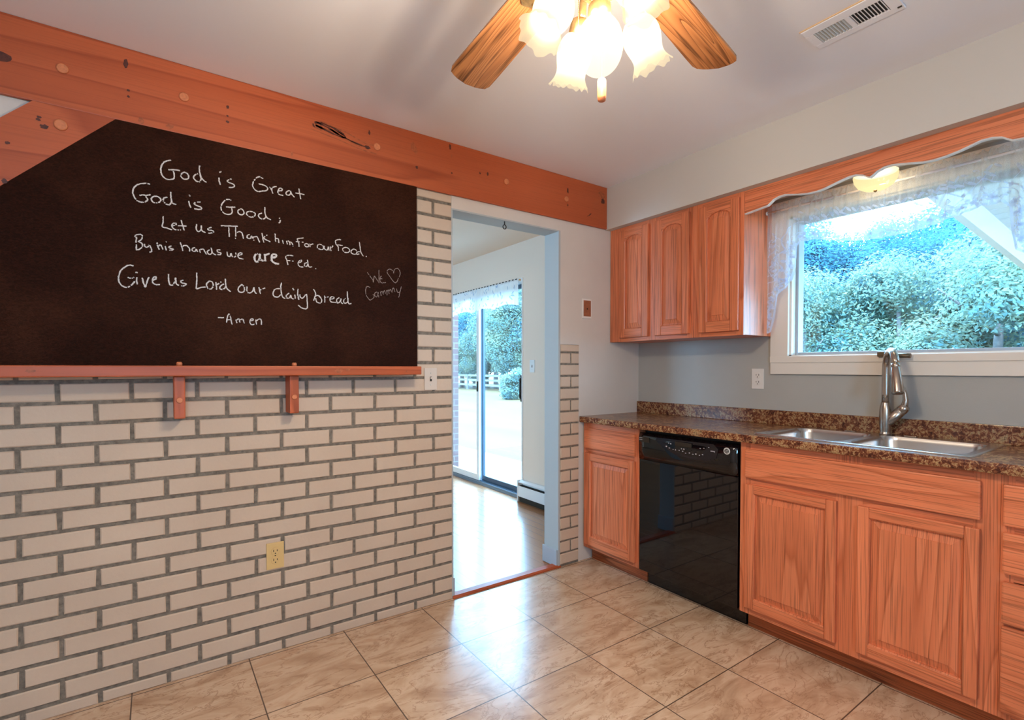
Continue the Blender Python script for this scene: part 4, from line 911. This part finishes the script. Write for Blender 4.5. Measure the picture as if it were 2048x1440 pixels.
# embroidery riding on the sheer
path = []
for i in range(700):
    y = 1.438 - (1.438 - 0.340) * i / 699; path.append(Vector((y, interp(ctab, y))))
acc = [0.0]
for a, c in zip(path, path[1:]): acc.append(acc[-1] + (c - a).length)
def at(s):
    import bisect
    i = min(max(bisect.bisect(acc, s) - 1, 0), len(path) - 2); f = (s - acc[i]) / max(acc[i + 1] - acc[i], 1e-6)
    j0, j1 = max(i - 14, 0), min(i + 15, len(path) - 1); d = (path[j1] - path[j0]).normalized()
    nrm = Vector((d.y, -d.x)); nrm = nrm if nrm.y > 0 or abs(nrm.y) < 0.2 and nrm.x > 0 else -nrm
    return path[i].lerp(path[i + 1], f), d, nrm
def P3(p, off=0.0022): return (cx(p.x, p.y) - off, p.x, p.y)
def okp(p): return 0.338 < p.x < 1.441 and p.y > interp(ctab, p.x) - 0.004 and p.y < 2.07
def ell(b, c, d, a_, b2, n=10, off=0.0022):
    nn = Vector((-d.y, d.x)); pts = [c + d * a_ * math.cos(2 * PI * k / n) + nn * b2 * math.sin(2 * PI * k / n) for k in range(n)]
    if all(okp(p) for p in pts): b.add([P3(p, off) for p in pts], [tuple(range(n))])
def ribbon(b, pts, wd, off=0.0022):
    for p, q in zip(pts, pts[1:]):
        if not (okp(p) and okp(q)): continue
        d = (q - p); l = d.length
        if l < 1e-6 or l > 0.05: continue
        nn = Vector((-d.y, d.x)) / l * wd / 2
        b.add([P3(p + nn, off), P3(q + nn, off), P3(q - nn, off), P3(p - nn, off)], [(0, 1, 2, 3)])
L = acc[-1]
b = MB()
ribbon(b, [at(s)[0] + at(s)[2] * 0.004 for s in [L * i / 600 for i in range(601)]], 0.009)
ribbon(b, [at(s)[0] + at(s)[2] * (0.086 + 0.018 * math.sin(s * 62)) for s in [L * i / 500 for i in range(501)]], 0.0055)
ribbon(b, [at(s)[0] + at(s)[2] * (0.050 + 0.006 * math.sin(s * 124)) for s in [L * i / 500 for i in range(501)]], 0.003)
k = 0; s = 0.012
while s < L:
    p, d, n = at(s)
    if k % 2 == 0:
        c = p + n * 0.026
        for q in range(6):
            a = q * PI / 3 + R.random(); e_ = Vector((math.cos(a), math.sin(a))); ell(b, c + e_ * 0.0105, e_, 0.0095, 0.006, 8)
        ell(b, c, d, 0.006, 0.006, 8)
    else:
        for q in range(3): ell(b, p + n * (0.020 + 0.010 * q) + d * 0.006 * (q - 1), d, 0.0075, 0.0055, 8)
    a = d.rotated(0.7) if hasattr(d, 'rotated') else Vector((d.x * .76 - d.y * .64, d.x * .64 + d.y * .76))
    ell(b, p + n * (0.118 + 0.012 * math.sin(s * 40)), a, 0.020, 0.0065); ell(b, p + n * 0.146 + d * 0.024, Vector((a.y, -a.x)) if k % 3 == 0 else a, 0.015, 0.005)
    if k % 2: ell(b, p + n * 0.068, n, 0.010, 0.0085)
    ribbon(b, [p + n * (0.09 + 0.006 * q) + d * 0.003 * q for q in range(6)], 0.0025)
    s += 0.024; k += 1
b.obj('lace_trim', M['lace'], cu, False)
MB().tube([(2.700, 1.4445, 2.068), (2.700, 0.334, 2.068)], 0.006, 12).obj('curtain_rod', M['whitecool'], cu)
MB().lathe([(0.009, 0), (0.011, 0.004), (0.009, 0.009)], (2.700, 1.4465, 2.068), (0, -1, 0), 14).obj('rod_end', M['whitecool'], cu)

cu2 = thing('lace_curtain', (2.79, 4.7, 2.07), 'short white lace valance over the sliding glass door in the back room', 'curtain')
b = MB(); rows = []; ny = 300
for i in range(ny + 1):
    y = 3.842 + (5.62 - 3.842) * i / ny; z0_ = 1.822 + 0.030 * abs(math.sin((y - 3.84) * 7.4)) ** 0.7 + 0.006 * abs(math.sin(y * 60))
    rows.append([(2.788 + 0.010 * math.sin(y * 95) * (0.4 + 0.6 * (2.08 - z) / .25) + 0.004 * math.sin(y * 210 + z * 7), y, z) for z in [z0_ + (2.078 - z0_) * k / 10 for k in range(11)]])
b.rings(rows, 0, True, False)
for i in range(90):
    y = 3.86 + 1.74 * R.random(); z = 1.86 + 0.19 * R.random(); a = R.random() * PI
    b.disc((2.7735, y, z), (0, math.cos(a), math.sin(a)), (0, -math.sin(a), math.cos(a)), R.uniform(.012, .026), R.uniform(.005, .010), 9, 1)
for i in range(32):
    y = 3.85 + i * 0.055; b.box(2.777, 2.7815, y, y + 0.026, 2.070, 2.078, 2)
b.obj('lace_panel', [M['lacewhite'], M['lace'], M['slot']], cu2, False)
MB().tube([(2.788, 3.828, 2.066), (2.788, 5.63, 2.066)], 0.006, 10).obj('curtain_rod', M['whitecool'], cu2)
b = MB(); b.box(2.785, 2.8135, 3.822, 3.834, 2.058, 2.074); b.obj('rod_bracket', M['tan'], cu2)
b = MB(); b.box(2.785, 2.8135, 5.626, 5.638, 2.058, 2.074); b.obj('rod_bracket', M['tan'], cu2)

# baseboard heater in the back room
ht = thing('baseboard_heater', (2.78, 3.2, 0), 'white baseboard heater on the wall beside the sliding door', 'heater')
b = MB(); b.prism([(2.8135, 0.028), (2.8135, 0.196), (2.775, 0.200), (2.752, 0.186), (2.752, 0.176), (2.800, 0.180), (2.800, 0.028)], 'y', 2.56, 3.785); b.obj('back_panel', M['whitecool'], ht)
b = MB(); b.box(2.745, 2.751, 2.56, 3.785, 0.052, 0.150, 0, 0.002); b.obj('front_cover', M['whitecool'], ht)
b = MB(); b.box(2.742, 2.8135, 3.7855, 3.797, 0.0005, 0.202, 0, 0.002); b.obj('end_cap', M['whitecool'], ht)
b = MB(); b.box(2.762, 2.798, 2.56, 3.785, 0.055, 0.15); b.box(2.760, 2.766, 2.56, 3.785, 0.0005, 0.06); b.obj('fins', M['slot'], ht)

# ================================================================== outdoors
b = MB(); b.box(2.97, 4.30, 3.3, 9.5, -0.16, -0.10); struct(b.obj('patio_ground', M['concrete']))
b = MB(); b.box(2.97, 80, -30, 90, -0.30, -0.165); g = b.obj('lawn_ground', M['grass']); struct(g)
b = MB(); b.box(2.97, 3.30, 5.90, 6.25, -0.16, 2.9); struct(b.obj('wall_outside', M['extbrick']))
pr_ = thing('porch_roof', (5.2, 0.3, -0.1), 'white porch roof with boarded underside at right outside the kitchen window', 'porch roof')
zr = lambda x: 2.285 - 0.061 * (x - 4.46)
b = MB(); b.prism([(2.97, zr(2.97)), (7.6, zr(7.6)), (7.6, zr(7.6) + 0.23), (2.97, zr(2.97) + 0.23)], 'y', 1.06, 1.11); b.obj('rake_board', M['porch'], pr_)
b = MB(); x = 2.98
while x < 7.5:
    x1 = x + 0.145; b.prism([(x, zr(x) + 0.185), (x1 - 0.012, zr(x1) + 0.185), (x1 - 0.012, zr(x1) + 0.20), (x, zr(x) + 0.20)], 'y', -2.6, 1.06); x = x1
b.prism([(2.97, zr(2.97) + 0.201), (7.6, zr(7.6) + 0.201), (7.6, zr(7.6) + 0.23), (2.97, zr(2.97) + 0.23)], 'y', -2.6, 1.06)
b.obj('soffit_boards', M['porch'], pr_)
for y in (1.0, -2.5):
    b = MB(); b.box(7.42, 7.52, y - 0.05, y + 0.05, -0.165, zr(7.5) + 0.19); b.obj('post', M['porch'], pr_)

fn = thing('rail_fence', (17.5, 25, -0.165), 'low pale rail fence across the back of the lawn', 'fence')
for i in range(12):
    y = 16 + i * 2.0; b = MB(); b.box(17.45, 17.57, y - 0.06, y + 0.06, -0.165, 0.86); b.obj('post', M['fence'], fn)
for z in (0.10, 0.42, 0.72):
    b = MB(); b.box(17.48, 17.53, 15.8, 38.2, z, z + 0.13); b.obj('rail', M['fence'], fn)

def foliage(n, rx, rz, zc, leaf, seed, blobs=22):
    rr = random.Random(seed); cs = []
    for i in range(blobs):
        a = rr.random() * 2 * PI; h = rr.uniform(-1, 1); q = math.sqrt(1 - h * h) * rr.uniform(0.45, 0.85)
        cs.append((Vector((q * math.cos(a) * rx, q * math.sin(a) * rx, zc + h * rz * 0.8)), rr.uniform(0.28, 0.5) * rx))
    b = MB()
    for i in range(n):
        c, r = cs[rr.randrange(blobs)]
        d = Vector((rr.gauss(0, 1), rr.gauss(0, 1), rr.gauss(0, 1))).normalized()
        p = c + d * r * rr.uniform(0.55, 1.05) * (1 if d.z > -0.5 else 0.8); p.z -= 0.10 * r
        u = Vector((rr.gauss(0, 1), rr.gauss(0, 1), rr.gauss(0, 0.6))).normalized()
        nn = (d + Vector((rr.gauss(0, .6), rr.gauss(0, .6), rr.gauss(0, .6) + 0.4))).normalized()
        v = nn.cross(u).normalized(); u = v.cross(nn); s = leaf * rr.uniform(0.6, 1.3)
        b.add([p - u * s, p - u * s * .2 + v * s * .42, p + u * s, p - u * s * .2 - v * s * .42], [(0, 1, 2, 3)])
    return b
def make_tree(label, group, seed, leafm, h, rx, n, leaf):
    t = thing('leafy_tree', (0, 0, 0), label, 'tree', group)
    foliage(n, rx, h * 0.42, h * 0.56, leaf, seed).obj('foliage', leafm, t, False)
    rr = random.Random(seed + 5)
    b = MB(); b.tube([(0, 0, 0), (0.05, 0.03, h * .25), (-0.04, 0.05, h * .5), (0.03, 0, h * .8)], [h * .03, h * .024, h * .017, h * .006], 8)
    for i in range(6):
        a = rr.random() * 2 * PI; z = h * rr.uniform(.2, .6); b.tube([(0, 0, z), (math.cos(a) * rx * .35, math.sin(a) * rx * .35, z + h * .10), (math.cos(a) * rx * .75, math.sin(a) * rx * .75, z + h * .2)], [h * .010, h * .007, h * .003], 6)
    b.obj('trunk', M['bark'], t)
    return t
wl_ = 'leafy blue-green tree in the woods outside the kitchen window'; wg = 'trees outside the kitchen window'
protos = [make_tree(wl_, wg, 11, M['leaf_a'], 5.0, 1.8, 46000, 0.044), make_tree(wl_, wg, 23, M['leaf_b'], 3.9, 1.9, 46000, 0.042), make_tree(wl_, wg, 37, M['leaf_c'], 6.0, 2.0, 46000, 0.050)]
used = set()
def place(pr, x, y, s, rz, label=None, group=None):
    t = protos[pr]
    if pr in used or label: t = copy_tree(t)
    else: used.add(pr)
    s *= 1.12; t.location = (x, y, -0.165); t.scale = (s, s, s); t.rotation_euler = (0, 0, rz)
    if label: t['label'] = label; t['group'] = group
    return t
for a in ((1, 10.6, 2.0, 0.80, 0.3), (1, 11.2, 3.5, 0.78, 1.7), (1, 10.8, 5.0, 0.75, 3.0), (0, 13.4, 1.7, 1.0, 0.4), (0, 14.0, 4.2, 0.86, 2.2), (0, 13.6, 6.6, 0.95, 4.0),
          (2, 17.0, 2.6, 1.12, 0.2), (2, 17.6, 5.3, 0.80, 1.4), (2, 17.4, 8.3, 0.95, 2.7), (0, 16.2, 3.8, 0.95, 5.2), (0, 15.8, 7.0, 0.90, 0.9), (2, 20.5, 4.0, 1.15, 3.6), (2, 20.8, 7.6, 1.0, 5.0), (2, 20.0, 10.4, 1.1, 0.5), (2, 16.4, 0.6, 1.15, 0.8)): place(*a)
sl_ = 'leafy tree behind the lawn fence beyond the sliding glass door'; sg = 'trees beyond the back lawn'
for a in ((2, 20.5, 38.5, 1.25, 0.1), (2, 21.0, 34.0, 1.2, 1.3), (0, 20.0, 31.5, 1.2, 2.2), (1, 19.5, 29.5, 1.45, 0.7), (1, 19.8, 26.5, 1.55, 3.0), (0, 21.0, 24.0, 1.4, 1.1), (2, 25, 31.0, 1.5, 4.2), (2, 25, 36.5, 1.5, 2.0), (2, 25, 27.0, 1.5, 5.1), (0, 22, 28.5, 1.5, 0.0), (2, 19.0, 36.0, 1.0, 0.7), (2, 18.8, 33.0, 0.95, 2.9), (1, 18.6, 31.0, 0.9, 4.1)): place(*a, sl_, sg)
bs = thing('lawn_bush', (13.5, 18.9, -0.165), 'rounded pale green bush at the end of the lawn beside the door handle', 'bush')
fo = foliage(4500, 0.85, 0.6, 0.62, 0.075, 77, 14).obj('foliage', M['leaf_b'], None, False); fo.parent = bs; fo.location = (0, 0, 0)
b = MB(); b.tube([(0, 0, 0), (0.02, 0, 0.5)], [0.05, 0.03], 8); tr = b.obj('trunk', M['bark'], None); tr.parent = bs
